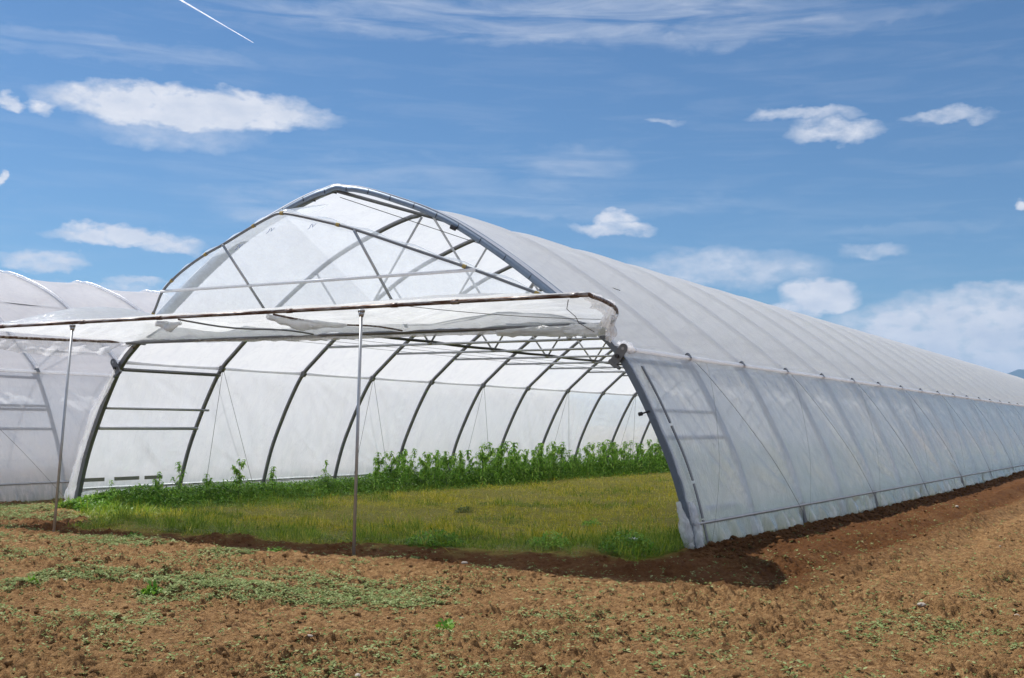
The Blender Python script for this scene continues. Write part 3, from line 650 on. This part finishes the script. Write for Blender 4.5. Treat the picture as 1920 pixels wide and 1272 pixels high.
crumple('torn_film', [(4.7, -.15, 3.04), (1.6, -.1, 3.05), (-.2, -.12, 3.06), (-3, -.12, 3.1), (-4.9, -.1, 3.12)], [.045, .03, .05, .03, .04], 521, M_hem, 160, 12)
crumple('torn_film', [(1.62, BY, 3.06), (1.7, -2.9, 2.99), (1.9, -2.1, 3.04)], [.05, .10, .03], 531, M_can, 24, 14)
crumple('torn_film', [(-.5, BY + .02, 3.05), (-.3, BY + .08, 3.0), (-.1, BY + .1, 3.05)], [.04, .08, .03], 541, M_can, 20, 14)
crumple('torn_film', [(XG + .02, .0, ZG + .06), (XG + .08, .15, ZG + .02), (XG + .05, .5, ZG)], [.06, .10, .05], 551, M_hem, 20, 14)
w = MB()
w.tube([(6.1, -3.34, 3.08), (6.06, -3.3, 2.98), (6.12, -3.2, 2.9), (6.0, -2.9, 2.86), (5.9, -2.3, 2.8)], .005, 4)
w.tube(jitter_line((3.9, BY, 3.1), (5.8, -1.9, 2.99), 8, .03), .004, 4)
w.build('tie_string', M_cord, T1)
# film hem wrapped round the foot of the front right leg and the front left edge
crumple('film_hem', [(xat(.62) - .05, -.12, .66), (xat(.3) - .02, -.13, .3), (xat(0) + .0, -.13, -.05)], [.03, .10, .07], 561, M_hem, 24, 16)
crumple('film_hem', [(xat(.62) + .08, .02, .66), (xat(.3) + .06, .04, .3), (xat(0) + .06, .05, -.05)], [.05, .10, .11], 571, M_hem, 24, 16)
crumple('film_hem', [(-XG - .06, -.1, ZG - .1), (-xat(1.8) - .1, -.12, 1.8), (-xat(.9) - .12, -.1, .9), (-xat(.3) - .12, -.1, .3), (-xat(0) - .12, -.1, -.04)], [.05, .07, .06, .12, .16], 581, M_hem, 50, 14)
# printed marks on the films (blue maker's marks)
def mark(txt, loc, rot, size, parent=T1):
    c = bpy.data.curves.new('printed_mark', 'FONT'); c.body = txt; c.size = size; c.extrude = 0; c.align_x = 'CENTER'
    tmp = bpy.data.objects.new('tmp', c); S.collection.objects.link(tmp); dg = bpy.context.evaluated_depsgraph_get(); me = bpy.data.meshes.new_from_object(tmp.evaluated_get(dg))
    bpy.data.objects.remove(tmp); me.materials.clear(); me.materials.append(M_ink)
    o = link('printed_mark', me, parent, loc); o.rotation_euler = rot; return o
for x, l in ((-1.15, 1.72), (-.35, 1.95), (.5, 1.95)):
    p = leaf(x, l); mark('JV', p + Vector((0, -.06, -.02)), (RAD(90) - TA, 0, 0), .13)
for k in range(1, 6):
    for q in range(3):
        z = 2.42; p = Vector((xat(z) + .12, k * SP + .45 + .62 * q, z)); o = mark('5', p, (RAD(63), 0, RAD(90)), .13)
# ------------------------------------------------------------------ awning props
def prop(base, top, label):
    r = bpy.data.objects.new('prop_pole', None); S.collection.objects.link(r); b = Vector(base); r.location = b
    tag(r, label, 'pole', 'poles propping up the awning')
    d = Vector(top) - b; MB().tube([(0, 0, -.2), tuple(d)], .020, 10).build('pole', M_pipe, r, True)
    MB().tube([tuple(d - Vector((0, 0, .03))), tuple(d)], .045, 10).tube([tuple(d - Vector((0, 0, .09))), tuple(d - Vector((0, 0, .03)))], [.026, .042], 10).build('pole_head', M_pipe, r, True)
prop((-2.13, -3.69, 0), (-2.22, -3.42, 3.085), 'thin grey steel pole on weedy soil propping the left part of the awning')
prop((3.12, -3.35, 0), (3.19, -3.38, 3.085), 'thin grey steel pole at centre propping the awning in front of the open mouth')
# ------------------------------------------------------------------ plants
def leafV(L, Wd, droop, bend=0):
    n = 4; V = []
    for i in range(n + 1):
        t = i / n; w = Wd * math.sin(math.pi * (t * .92 + .06)) ** .8; z = droop * L * (t - 1.6 * t * t) ; V += [(-w, L * t * (1 - .25 * t * abs(droop)), z + .15 * w), (0, L * t * (1 - .25 * t * abs(droop)), z), (w, L * t * (1 - .25 * t * abs(droop)), z + .15 * w)]
    F = []
    for i in range(n):
        a = i * 3; F += [(a, a + 1, a + 4, a + 3), (a + 1, a + 2, a + 5, a + 4)]
    return np.array(V), F
def make_plant(h, seed, dense=1.0):
    rr = random.Random(seed); st = MB(); lv = []; lf = []; c = 0
    lean = (rr.uniform(-.08, .08), rr.uniform(-.08, .08)); pts = [(lean[0] * t * t * h + .01 * math.sin(t * 9), lean[1] * t * t * h, h * t) for t in [i / 8 for i in range(9)]]
    st.tube(pts, [.009 * (1 - .6 * i / 8) for i in range(9)], 5)
    nodes = []
    m = int(h / .055)
    for i in range(2, m + 1): nodes.append((i / m, None))
    br = []
    for q in range(int(4 * dense)):
        t = rr.uniform(.3, .8); a = rr.uniform(0, 6.28); ln = rr.uniform(.12, .28) * h; b = Vector(pts[int(t * 8)]); e = b + Vector((math.cos(a) * ln * .7, math.sin(a) * ln * .7, ln)); st.tube([b, b.lerp(e, .5) + Vector((0, 0, -.02)), e], [.005, .004, .003], 4); br.append((b, e))
    def add(p, a, L, W_, dr, tilt):
        nonlocal c
        V, F = leafV(L, W_, dr); ca, sa = math.cos(a), math.sin(a); ct, s_t = math.cos(tilt), math.sin(tilt)
        V = np.stack([V[:, 0], V[:, 1] * ct - V[:, 2] * s_t, V[:, 1] * s_t + V[:, 2] * ct], -1)
        V = np.stack([V[:, 0] * ca - V[:, 1] * sa, V[:, 0] * sa + V[:, 1] * ca, V[:, 2]], -1) + np.array(p)
        lv.append(V); lf.extend([tuple(c + k for k in f) for f in F]); c += len(V)
    for t, _ in nodes:
        k = t * 8; i = min(int(k), 7); p = Vector(pts[i]).lerp(Vector(pts[i + 1]), k - i)
        for q in range(2 if t < .85 else 7): add(p, rr.uniform(0, 6.28), rr.uniform(.08, .155) * (1.1 - .3 * t), rr.uniform(.014, .024), rr.uniform(.5, 1.3), rr.uniform(-.2, .7))
    for b, e in br:
        for q in range(int(11 * dense)): add(b.lerp(e, rr.uniform(.3, 1)), rr.uniform(0, 6.28), rr.uniform(.07, .13), rr.uniform(.014, .024), rr.uniform(.5, 1.3), rr.uniform(-.2, .7))
    return st, np.concatenate(lv), lf
protos = []
for i, (h, dn) in enumerate([(1.0, 1.5), (.9, 1.7), (1.08, 1.3), (.8, 1.7), (.95, 2.0), (.7, 1.2)]):
    st, lv, lf = make_plant(h, 60 + i, dn)
    me1 = bpy.data.meshes.new('stem'); me1.from_pydata([tuple(v) for v in st.v], [], st.f); me1.materials.append(M_stem)
    me2 = bpy.data.meshes.new('leaves'); me2.from_pydata([tuple(v) for v in lv], [], lf); me2.materials.append(M_leaf)
    protos.append((me1, me2, h))
def place(i, x, y, hgt, label, group):
    me1, me2, h = protos[i]; r = bpy.data.objects.new('leafy_plant', None); S.collection.objects.link(r)
    r.location = (x, y, float(ground(np.array([x]), np.array([y]), False)[0]) - .03); s = hgt / h; r.scale = (s, s, s); r.rotation_euler = (0, 0, random.uniform(0, 6.28))
    link('stem', me1, r); link('leaves', me2, r); tag(r, label, 'plant', group)
solo = [(-5.0, -.25, .56, 'lone drooping seedling leftmost inside the tunnel, nearest the left front leg'),
        (-5.0, .85, .68, 'slim weed standing before the side boards, second from the left front leg'),
        (-5.15, 1.55, .86, 'tall thin plant with a small leafy tuft before the side boards'),
        (-5.1, 2.2, .62, 'low dark plant just left of the second hoop from the front'),
        (-5.0, 3.0, .9, 'tall leafy plant just right of the second hoop on the left side'),
        (-5.1, 4.1, .72, 'paired small seedling tops between the second and third hoops'),
        (-5.2, 6.0, .8, 'small plant just right of the third hoop'),
        (-4.7, 7.2, .80, 'bright broad leaved plant left of the centre prop pole, by the fourth hoop'),
        (-4.7, 8.2, .78, 'leafy plant seen directly behind the centre prop pole')]
for i, (x, y, h, lb) in enumerate(solo): place(i % 6, x, y, h, lb, 'plants growing along the left film wall')
ROWN = {-5.75: 'touching the film at the back', -5.6: 'touching the film at the back', -5.25: 'in the middle', -4.8: 'on the turf side', -5.0: 'on the turf side'}
def ORD(n): return 'first second third fourth fifth sixth seventh eighth ninth tenth eleventh twelfth thirteenth fourteenth fifteenth sixteenth seventeenth eighteenth nineteenth twentieth'.split()[n - 1] if n <= 20 else 'farthest visible'
y = 8.8; kk = 0
while y < 62 and kk < 230:
    d = .20 + .012 * max(0, y - 14)
    for rowx in ((-5.75, -5.25, -4.8) if y < 30 else (-5.6, -5.0)):
        place(random.randrange(6), rowx + random.uniform(-.2, .2), y + random.uniform(-.15, .15), random.uniform(.62, 1.16), f"leafy weed {ROWN[rowx]} of the row, {ORD(int(y / SP) + 1)} bay", 'weeds in the row along the left film wall'); kk += 1
    y += d + .22
for k in range(26):
    yk = 5.6 + k * 1.5 + random.uniform(-.6, .6); place(random.randrange(6), 5.55 + random.uniform(-.35, .3), yk, random.uniform(.6, 1.15), f"leafy plant showing dimly through the {ORD(int(yk / SP) + 1)} bay of the right side film", 'plants behind the right side film')
# leaf-quad scatter -----------------------------------------------------------------
def rot_quads(P, L, Wd, yaw, pitch, kind='leaf'):
    n = len(P); c, s = np.cos(yaw), np.sin(yaw); cp, sp = np.cos(pitch), np.sin(pitch)
    D = np.stack([c * cp, s * cp, sp], -1); Sx = np.stack([-s, c, s * 0], -1)
    a = P; b = P + D * L[:, None] * .55 + Sx * Wd[:, None]; e = P + D * L[:, None]; e[:, 2] -= L * .12; d = P + D * L[:, None] * .55 - Sx * Wd[:, None]
    V = np.stack([a, b, e, d], 1).reshape(-1, 3); F = np.arange(4 * n).reshape(-1, 4); return V, F
def gz(x, y): return ground(x, y)
# turf
def turf():
    xs, ys = [], []
    for y0, y1, dn in ((-2.6, 1, 2300), (1, 7, 950), (7, 14, 430), (14, 28, 170), (28, 66, 40)):
        n = int((y1 - y0) * 12.6 * dn * QUAL); xs.append(rng.uniform(-6.3, 6.3, n)); ys.append(rng.uniform(y0, y1, n))
    x = np.concatenate(xs); y = np.concatenate(ys); k = inside(x, y) > .5 * rng.uniform(.6, 1.4, len(x)); x, y = x[k], y[k]
    bare = fbm(x * .9, y * .9, 3, 201); near_edge = np.exp(-((y - edge_y(x) - .45) / .75) ** 2)
    k = rng.uniform(0, 1, len(x)) < np.clip(1.15 - 1.3 * sstep(.52, .68, bare) + .35 * near_edge, .15, 1); x, y, near_edge = x[k], y[k], near_edge[k]
    green = np.clip(near_edge * 1.2 + sstep(-3.4, -5.0, x) + sstep(4.2, 5.6, x) * sstep(5, 0, y) + .9 * sstep(.56, .7, fbm(x * .7, y * .7, 3, 203)), 0, 1)
    # right front corner grows tall
    tall = sstep(3.8, 5.6, x) * sstep(2.2, -.6, y)
    tuft = sstep(.5, .75, fbm(x * 4.5, y * 4.5, 3, 205)); h = (.025 + .05 * tuft + .08 * rng.uniform(0, 1, len(x)) ** 1.5) * (1 + .4 * green + .25 * near_edge) * (.6 + .9 * tuft) + tall * rng.uniform(0, .24, len(x)) + .15 * sstep(-4.6, -5.4, x) * rng.uniform(0, 1, len(x))
    far = 1 + np.maximum(0, y - 4) * .05
    P = np.stack([x, y, gz(x, y) - .005], -1); yaw = rng.uniform(0, 2 * np.pi, len(x)); pitch = rng.uniform(.15, 1.45, len(x))
    wd = (.0028 + .004 * rng.uniform(0, 1, len(x))) * far
    gsel = rng.uniform(0, 1, len(x)) < green
    for nm, sel, mm, lb in (('dry_turf', ~gsel, M_grass_dry, 'short yellowish olive turf over the tunnel floor'), ('green_grass', gsel, M_grass, 'greener grass along the turf edges and under the film walls')):
        V, F = rot_quads(P[sel], h[sel], wd[sel], yaw[sel], pitch[sel]); tag(mesh(nm, V, F, mm, smooth=False), lb, 'grass', kind='stuff')
    # clover and small broad leaves among the blades
    n = int(90000 * QUAL); x = rng.uniform(-6, 6.2, n); y = -2.2 + 18 * rng.uniform(0, 1, n) ** 1.7; k = inside(x, y) > .5; x, y = x[k], y[k]
    k = fbm(x * 1.6, y * 1.6, 3, 207) > .42; x, y = x[k], y[k]
    P = np.stack([x, y, gz(x, y) + rng.uniform(.01, .06, len(x))], -1)
    V, F = rot_quads(P, rng.uniform(.012, .034, len(x)), rng.uniform(.004, .011, len(x)), rng.uniform(0, 6.28, len(x)), rng.uniform(-.3, .8, len(x)))
    tag(mesh('clover', V, F, M_weed, smooth=False), 'pale small broad leaves scattered through the turf', 'ground cover', kind='stuff')
    n = int(30000 * QUAL); x = rng.uniform(-6, 6.2, n); y = -2.2 + 24 * rng.uniform(0, 1, n) ** 1.5; k = inside(x, y) > .4; x, y = x[k], y[k]
    V, F = rot_quads(np.stack([x, y, gz(x, y) + rng.uniform(.01, .05, len(x))], -1), rng.uniform(.03, .09, len(x)), rng.uniform(.0015, .0035, len(x)), rng.uniform(0, 6.28, len(x)), rng.uniform(-.1, .5, len(x)))
    tag(mesh('dead_straw', V, F, M_straw, smooth=False), 'dry pale straw bits lying in the turf', 'straw', kind='stuff')
turf()
def undergrowth():
    n = int(120000 * QUAL); y = -.8 + 64 * rng.uniform(0, 1, n) ** 1.9; x = -5.35 + rng.normal(0, .45, n) - .1
    k = (x > -6.15) & (x < -3.6) & (y > edge_y(x)); x, y = x[k], y[k]
    hh = (.27 + .24 * fbm(x * 1.3, y * 1.3, 3, 211)) * np.exp(-((x + 5.5) / .75) ** 2) * (.85 + .35 * sstep(6, 10, y)) * sstep(-1.0, .6, y + .3)
    z = hh * rng.uniform(0, 1, len(x)) ** .7; P = np.stack([x, y, gz(x, y) + z], -1); sc = 1 + np.maximum(0, y - 5) * .04
    V, F = rot_quads(P, rng.uniform(.04, .11, len(x)) * sc, rng.uniform(.009, .022, len(x)) * sc, rng.uniform(0, 6.28, len(x)), rng.uniform(-.7, .9, len(x)))
    tag(mesh('undergrowth', V, F, M_under, smooth=False), 'dense dark green low growth along the left film wall', 'undergrowth', kind='stuff')
    n = int(16000 * QUAL); y = 3 + 62 * rng.uniform(0, 1, n) ** 1.2; x = 5.75 + rng.normal(0, .25, n); k = x < 6.1; x, y = x[k], y[k]
    P = np.stack([x, y, gz(x, y) + rng.uniform(0, .38, len(x))], -1)
    V, F = rot_quads(P, rng.uniform(.05, .13, len(x)), rng.uniform(.008, .02, len(x)), rng.uniform(0, 6.28, len(x)), rng.uniform(-.2, 1.2, len(x)))
    tag(mesh('undergrowth', V, F, M_under, smooth=False), 'low green growth pressed behind the right side film', 'undergrowth', kind='stuff')
undergrowth()
def clump(x, y, r, h, n, label, name='weed_clump', m=None, Ls=(.04, .09), up_=(-.4, 1.0)):
    a = rng.uniform(0, 6.28, n); q = r * np.sqrt(rng.uniform(0, 1, n)); px = q * np.cos(a); py = q * np.sin(a)
    pz = h * (1 - (q / r) ** 2 * .8) * rng.uniform(.1, 1, n)
    V, F = rot_quads(np.stack([px, py, pz], -1), rng.uniform(*Ls, n), rng.uniform(.010, .022, n) * (Ls[1] / .09), rng.uniform(0, 6.28, n), rng.uniform(*up_, n))
    o = mesh(name, V, F, m or M_under, smooth=False, loc=(x, y, float(ground(np.array([x]), np.array([y]), False)[0])))
    tag(o, label, 'weed'); return o
clump(3.15, -1.6, .42, .22, 900, 'bushy dark weed on the turf edge right of the centre pole')
clump(3.29, 2.79, .16, .14, 160, 'small dark weed alone in the middle of the turf', m=M_leaf)
clump(-.01, 3.9, .18, .12, 200, 'pale blue green weed in the dry turf behind the centre pole', m=M_weed)
clump(5.75, -1.0, .38, .30, 900, 'dark leafy weed beside the white flower at the right front corner')
clump(4.6, -1.0, .28, .22, 420, 'feathery green weed on the turf edge left of the white flower', m=M_leaf)
clump(3.55, -6.92, .09, .10, 90, 'blue green tuft standing on the open soil at lower left', m=M_under, Ls=(.04, .09), up_=(.4, 1.4))
clump(2.04, -7.11, .06, .07, 60, 'small spiky weed near the left edge of the open soil', m=M_under, up_=(.3, 1.3))
clump(6.79, -6.72, .07, .09, 60, 'small upright weed on the bare soil at bottom centre', m=M_under, up_=(.5, 1.4))
clump(-.9, -3.3, .15, .08, 120, 'dark weed in the soil trench right of the left pole', m=M_under)
clump(1.9, -3.4, .16, .09, 160, 'dark weed in the trench left of the centre pole', m=M_under)
clump(4.1, -3.35, .10, .05, 90, 'small pale rosette in the shaded trench right of the centre pole', m=M_weed)
# white flower
fl = bpy.data.objects.new('white_flower', None); S.collection.objects.link(fl); fl.location = (5.82, -.95, .0); tag(fl, 'white flower in the grass at the foot of the right front leg', 'flower')
MB().tube([(0, 0, 0), (.01, -.05, .20)], .004, 5).build('stem', M_stem, fl)
pv = MB()
for q in range(7):
    a = q * 2 * math.pi / 7; d = Vector((math.cos(a), math.sin(a) * .6 - .2, .4)).normalized(); s2 = Vector((-math.sin(a), math.cos(a), 0)); b = len(pv.v); c0 = Vector((.01, -.05, .20))
    pv.v += [c0, c0 + d * .05 + s2 * .022, c0 + d * .085, c0 + d * .05 - s2 * .022]; pv.f.append((b, b + 1, b + 2, b + 3))
pv.build('petals', M_flower, fl)
# seedlings over the soil
def seedlings():
    n = int(560000 * QUAL); d = 6.2 + 22 * rng.uniform(0, 1, n) ** 1.5; a = math.atan2(FW.x, FW.y) + rng.uniform(-.5, .5, n)
    x = CP.x + d * np.sin(a); y = CP.y + d * np.cos(a)
    tn = inside(x, y) < .3; k = tn & ~((np.abs(x) < 6.6) & (y > 0)) & ~((np.abs(x + 15.3) < 6.5) & (y > -3.2)); x, y = x[k], y[k]
    leftness = sstep(9.0, 3.0, x + .55 * (y + 6))
    m = .12 + 1.0 * leftness * sstep(-8.6, -7.0, y + .25 * x - .4) 
    strip = np.exp(-((y + 3.95 + .15 * np.sin(x)) / .35) ** 2) * sstep(4.6, 2.5, x) + np.exp(-((y + 6.4 - .15 * (x - 3)) / 1.0) ** 2) * .9 * sstep(7.0, 4.5, x) + 1.1 * sstep(-2.2, -3.6, x)
    strip += .35 * np.exp(-((x - 8.0) / 1.0) ** 2 - ((y + 6.1) / .55) ** 2) + .30 * sstep(9.2, 10.0, x) * sstep(-6, -3, y)
    shade_ = sstep(-3.5, -3.1, y) * sstep(-4.2, -3.6, x)
    dens = (.11 * m + .85 * strip) * (1 - .75 * shade_) * sstep(.47, .60, fbm(x * 1.1, y * 1.6, 5, 221)) + .018
    k = rng.uniform(0, 1, len(x)) < dens; x, y = x[k], y[k]
    # each seedling: four small leaves
    n = len(x); X = np.repeat(x, 4) + rng.normal(0, .008, 4 * n); Y = np.repeat(y, 4) + rng.normal(0, .008, 4 * n)
    sz = np.repeat(.012 + .034 * rng.uniform(0, 1, n) ** 2, 4) * rng.uniform(.8, 1.2, 4 * n); z = gz(X, Y) + .006 + np.repeat(rng.uniform(0, .02, n), 4)
    yaw = np.repeat(rng.uniform(0, 6.28, n), 4) + np.tile(np.arange(4) * np.pi / 2, n)
    V, F = rot_quads(np.stack([X, Y, z], -1), sz, sz * .32, yaw, rng.uniform(-.1, .7, 4 * n))
    tag(mesh('seedlings', V, F, M_weed, smooth=False), 'small pale green seedlings in patches over the brown soil', 'seedlings', kind='stuff')
seedlings()
# clods
def clods():
    import bmesh
    bm = bmesh.new(); bmesh.ops.create_icosphere(bm, subdivisions=2, radius=1); base = np.array([v.co[:] for v in bm.verts]); F0 = np.array([[v.index for v in f.verts] for f in bm.faces]); bm.free()
    var = []
    for q in range(10):
        b = base.copy(); nn = fbm(b[:, 0] * 1.6 + q * 7 + 3, b[:, 1] * 1.6 + b[:, 2] * 1.3, 3, 600 + q); b *= (.6 + .8 * nn)[:, None] * np.array([1, rng.uniform(.7, 1.1), rng.uniform(.5, .8)]); var.append(b)
    n = int(13000 * QUAL); d = 6.0 + 26 * rng.uniform(0, 1, n) ** 1.6; a = math.atan2(FW.x, FW.y) + rng.uniform(-.5, .5, n)
    x = CP.x + d * np.sin(a); y = CP.y + d * np.cos(a)
    # extra clods heaped against the right film wall
    m2 = int(1500 * QUAL); xb = 6.55 + np.abs(rng.normal(0, .22, m2)); yb = -.8 + 45 * rng.uniform(0, 1, m2) ** 1.6
    x = np.concatenate([x, xb]); y = np.concatenate([y, yb]); extra = np.concatenate([np.zeros(n), np.ones(m2)])
    k = (inside(x, y) < .3) & ~((np.abs(x) < 6.35) & (y > 0)) & ~((np.abs(x + 15.3) < 6.5) & (y > -3.2)); x, y, extra = x[k], y[k], extra[k]
    k = (rng.uniform(0, 1, len(x)) < sstep(.35, .7, fbm(x * .7, y * .7, 3, 231)) + extra + .15); x, y, extra = x[k], y[k], extra[k]
    r = .007 + .026 * rng.uniform(0, 1, len(x)) ** 4 + extra * rng.uniform(0, .035, len(x)) ** 1.0; z = gz(x, y) + r * .25
    yaw = rng.uniform(0, 6.28, len(x)); Vs = []; 
    for i in range(len(x)):
        b = var[i % 10]; c, s = math.cos(yaw[i]), math.sin(yaw[i])
        Vs.append(np.stack([b[:, 0] * c - b[:, 1] * s, b[:, 0] * s + b[:, 1] * c, b[:, 2]], -1) * r[i] + [x[i], y[i], z[i]])
    V = np.concatenate(Vs); F = (F0[None] + (np.arange(len(x)) * len(base))[:, None, None]).reshape(-1, 3)
    o = mesh('soil_clods', V, F, M_soil); tag(o, 'crumbly brown soil clods strewn over the field', 'soil clods', kind='stuff')
    moist_shade = (extra > .5) * 1.0; at = o.data.attributes.new('zone', 'FLOAT_VECTOR', 'POINT')
    mm = np.repeat(np.maximum(moist_shade, sstep(-4, -3.2, y) * (x < 8)), len(base)); at.data.foreach_set('vector', np.stack([mm * 0, mm * .9, mm * 0], -1).astype(np.float32).ravel())  # clods take the same turned-soil tone and painted shade
clods()
def stone(x, y, r, label, seed):
    import bmesh
    bm = bmesh.new(); bmesh.ops.create_icosphere(bm, subdivisions=3, radius=1); rr = random.Random(seed)
    b = np.array([v.co[:] for v in bm.verts]); F = [tuple(v.index for v in f.verts) for f in bm.faces]; bm.free()
    b *= (.65 + .6 * fbm(b[:, 0] * 1.3 + seed, b[:, 1] * 1.3 + b[:, 2], 3, seed))[:, None] * np.array([1.2, .8, .55]) * r
    b *= .7; o = mesh('pale_stone', [tuple(v) for v in b], F, M_stone, smooth=False, loc=(x, y, float(ground(np.array([x]), np.array([y]))[0]) + r * .2)); o.rotation_euler = (0, 0, rr.uniform(0, 6))
    tag(o, label, 'stone', 'pale stones lying on the soil')
for i, (x, y, r, lb) in enumerate([(9.93, -3.62, .055, 'largest pale stone, lying alone on bare soil at lower right'), (10.7, -3.37, .045, 'flat pale stone on the soil at the right edge of the photo'),
        (10.26, -5.93, .03, 'round grey stone beside clods at the bottom right'), (9.46, -.11, .035, 'small whitish pebble on the tilled strip right of the shadow tip'),
        (7.83, 10.1, .06, 'light stone farthest up the soil ridge beside the right film wall'), (9.63, 3.14, .025, 'tiny pale pebble among seedlings toward the right edge'),
        (7.75, -5.9, .028, 'white pebble among pale seedlings at bottom centre right'), (6.64, -6.25, .03, 'pale pebble left of a small weed at bottom centre'),
        (4.86, -3.5, .045, 'pinkish stone on the bank just below the trench'), (6.29, -7.82, .03, 'flat pale chip on the soil at bottom left of centre'),
        (7.33, -8.54, .035, 'white chip at the very bottom edge of the photo'), (2.17, -6.83, .05, 'tan slab of stone at the left edge near the spiky weed')]): stone(x, y, r, lb, 700 + i)
# ------------------------------------------------------------------ contrail
m_, t_ = mat('vapour'); oc = objco(t_)
em = N(t_, 'ShaderNodeBsdfDiffuse'); em.inputs[0].default_value = (.95, .95, .95, 1); tl_ = N(t_, 'ShaderNodeBsdfTranslucent'); tl_.inputs[0].default_value = (.95, .95, .95, 1); tp = N(t_, 'ShaderNodeBsdfTransparent')
a1 = t_.nodes.new('ShaderNodeAddShader'); t_.links.new(em.outputs[0], a1.inputs[0]); t_.links.new(tl_.outputs[0], a1.inputs[1])
m1 = t_.nodes.new('ShaderNodeMixShader'); t_.links.new(mth('MULTIPLY_ADD', noise(oc, .02, 5, .6, t=t_), 1.0, -.05, t=t_, clamp=True), m1.inputs[0]); t_.links.new(tp.outputs[0], m1.inputs[1]); t_.links.new(a1.outputs[0], m1.inputs[2])
out(t_, m1.outputs[0])
A = Vector((-2800, 2500, 1369)); B = Vector((-2425, 2500, 1144)); pts = [A.lerp(B, i / 20) for i in range(21)]
tag(MB().tube(pts, [2.6 * (1 - i / 24) + .25 for i in range(21)], 10).build('contrail', m_, None, True), 'thin straight white aircraft trail slanting down at the top left sky', 'contrail')

# ------------------------------------------------------------------ haze
m_, t_ = mat('air'); pv_ = t_.nodes.new('ShaderNodeVolumePrincipled'); pv_.inputs['Color'].default_value = (.42, .68, 1, 1); pv_.inputs['Density'].default_value = 1.5e-4; pv_.inputs['Anisotropy'].default_value = .2
o_ = t_.nodes.new('ShaderNodeOutputMaterial'); t_.links.new(pv_.outputs[0], o_.inputs['Volume'])
tag(MB().box((0, 0, 148), (15000, 0, 0), (0, 15000, 0), (0, 0, 152)).build('haze', m_), kind='stuff')
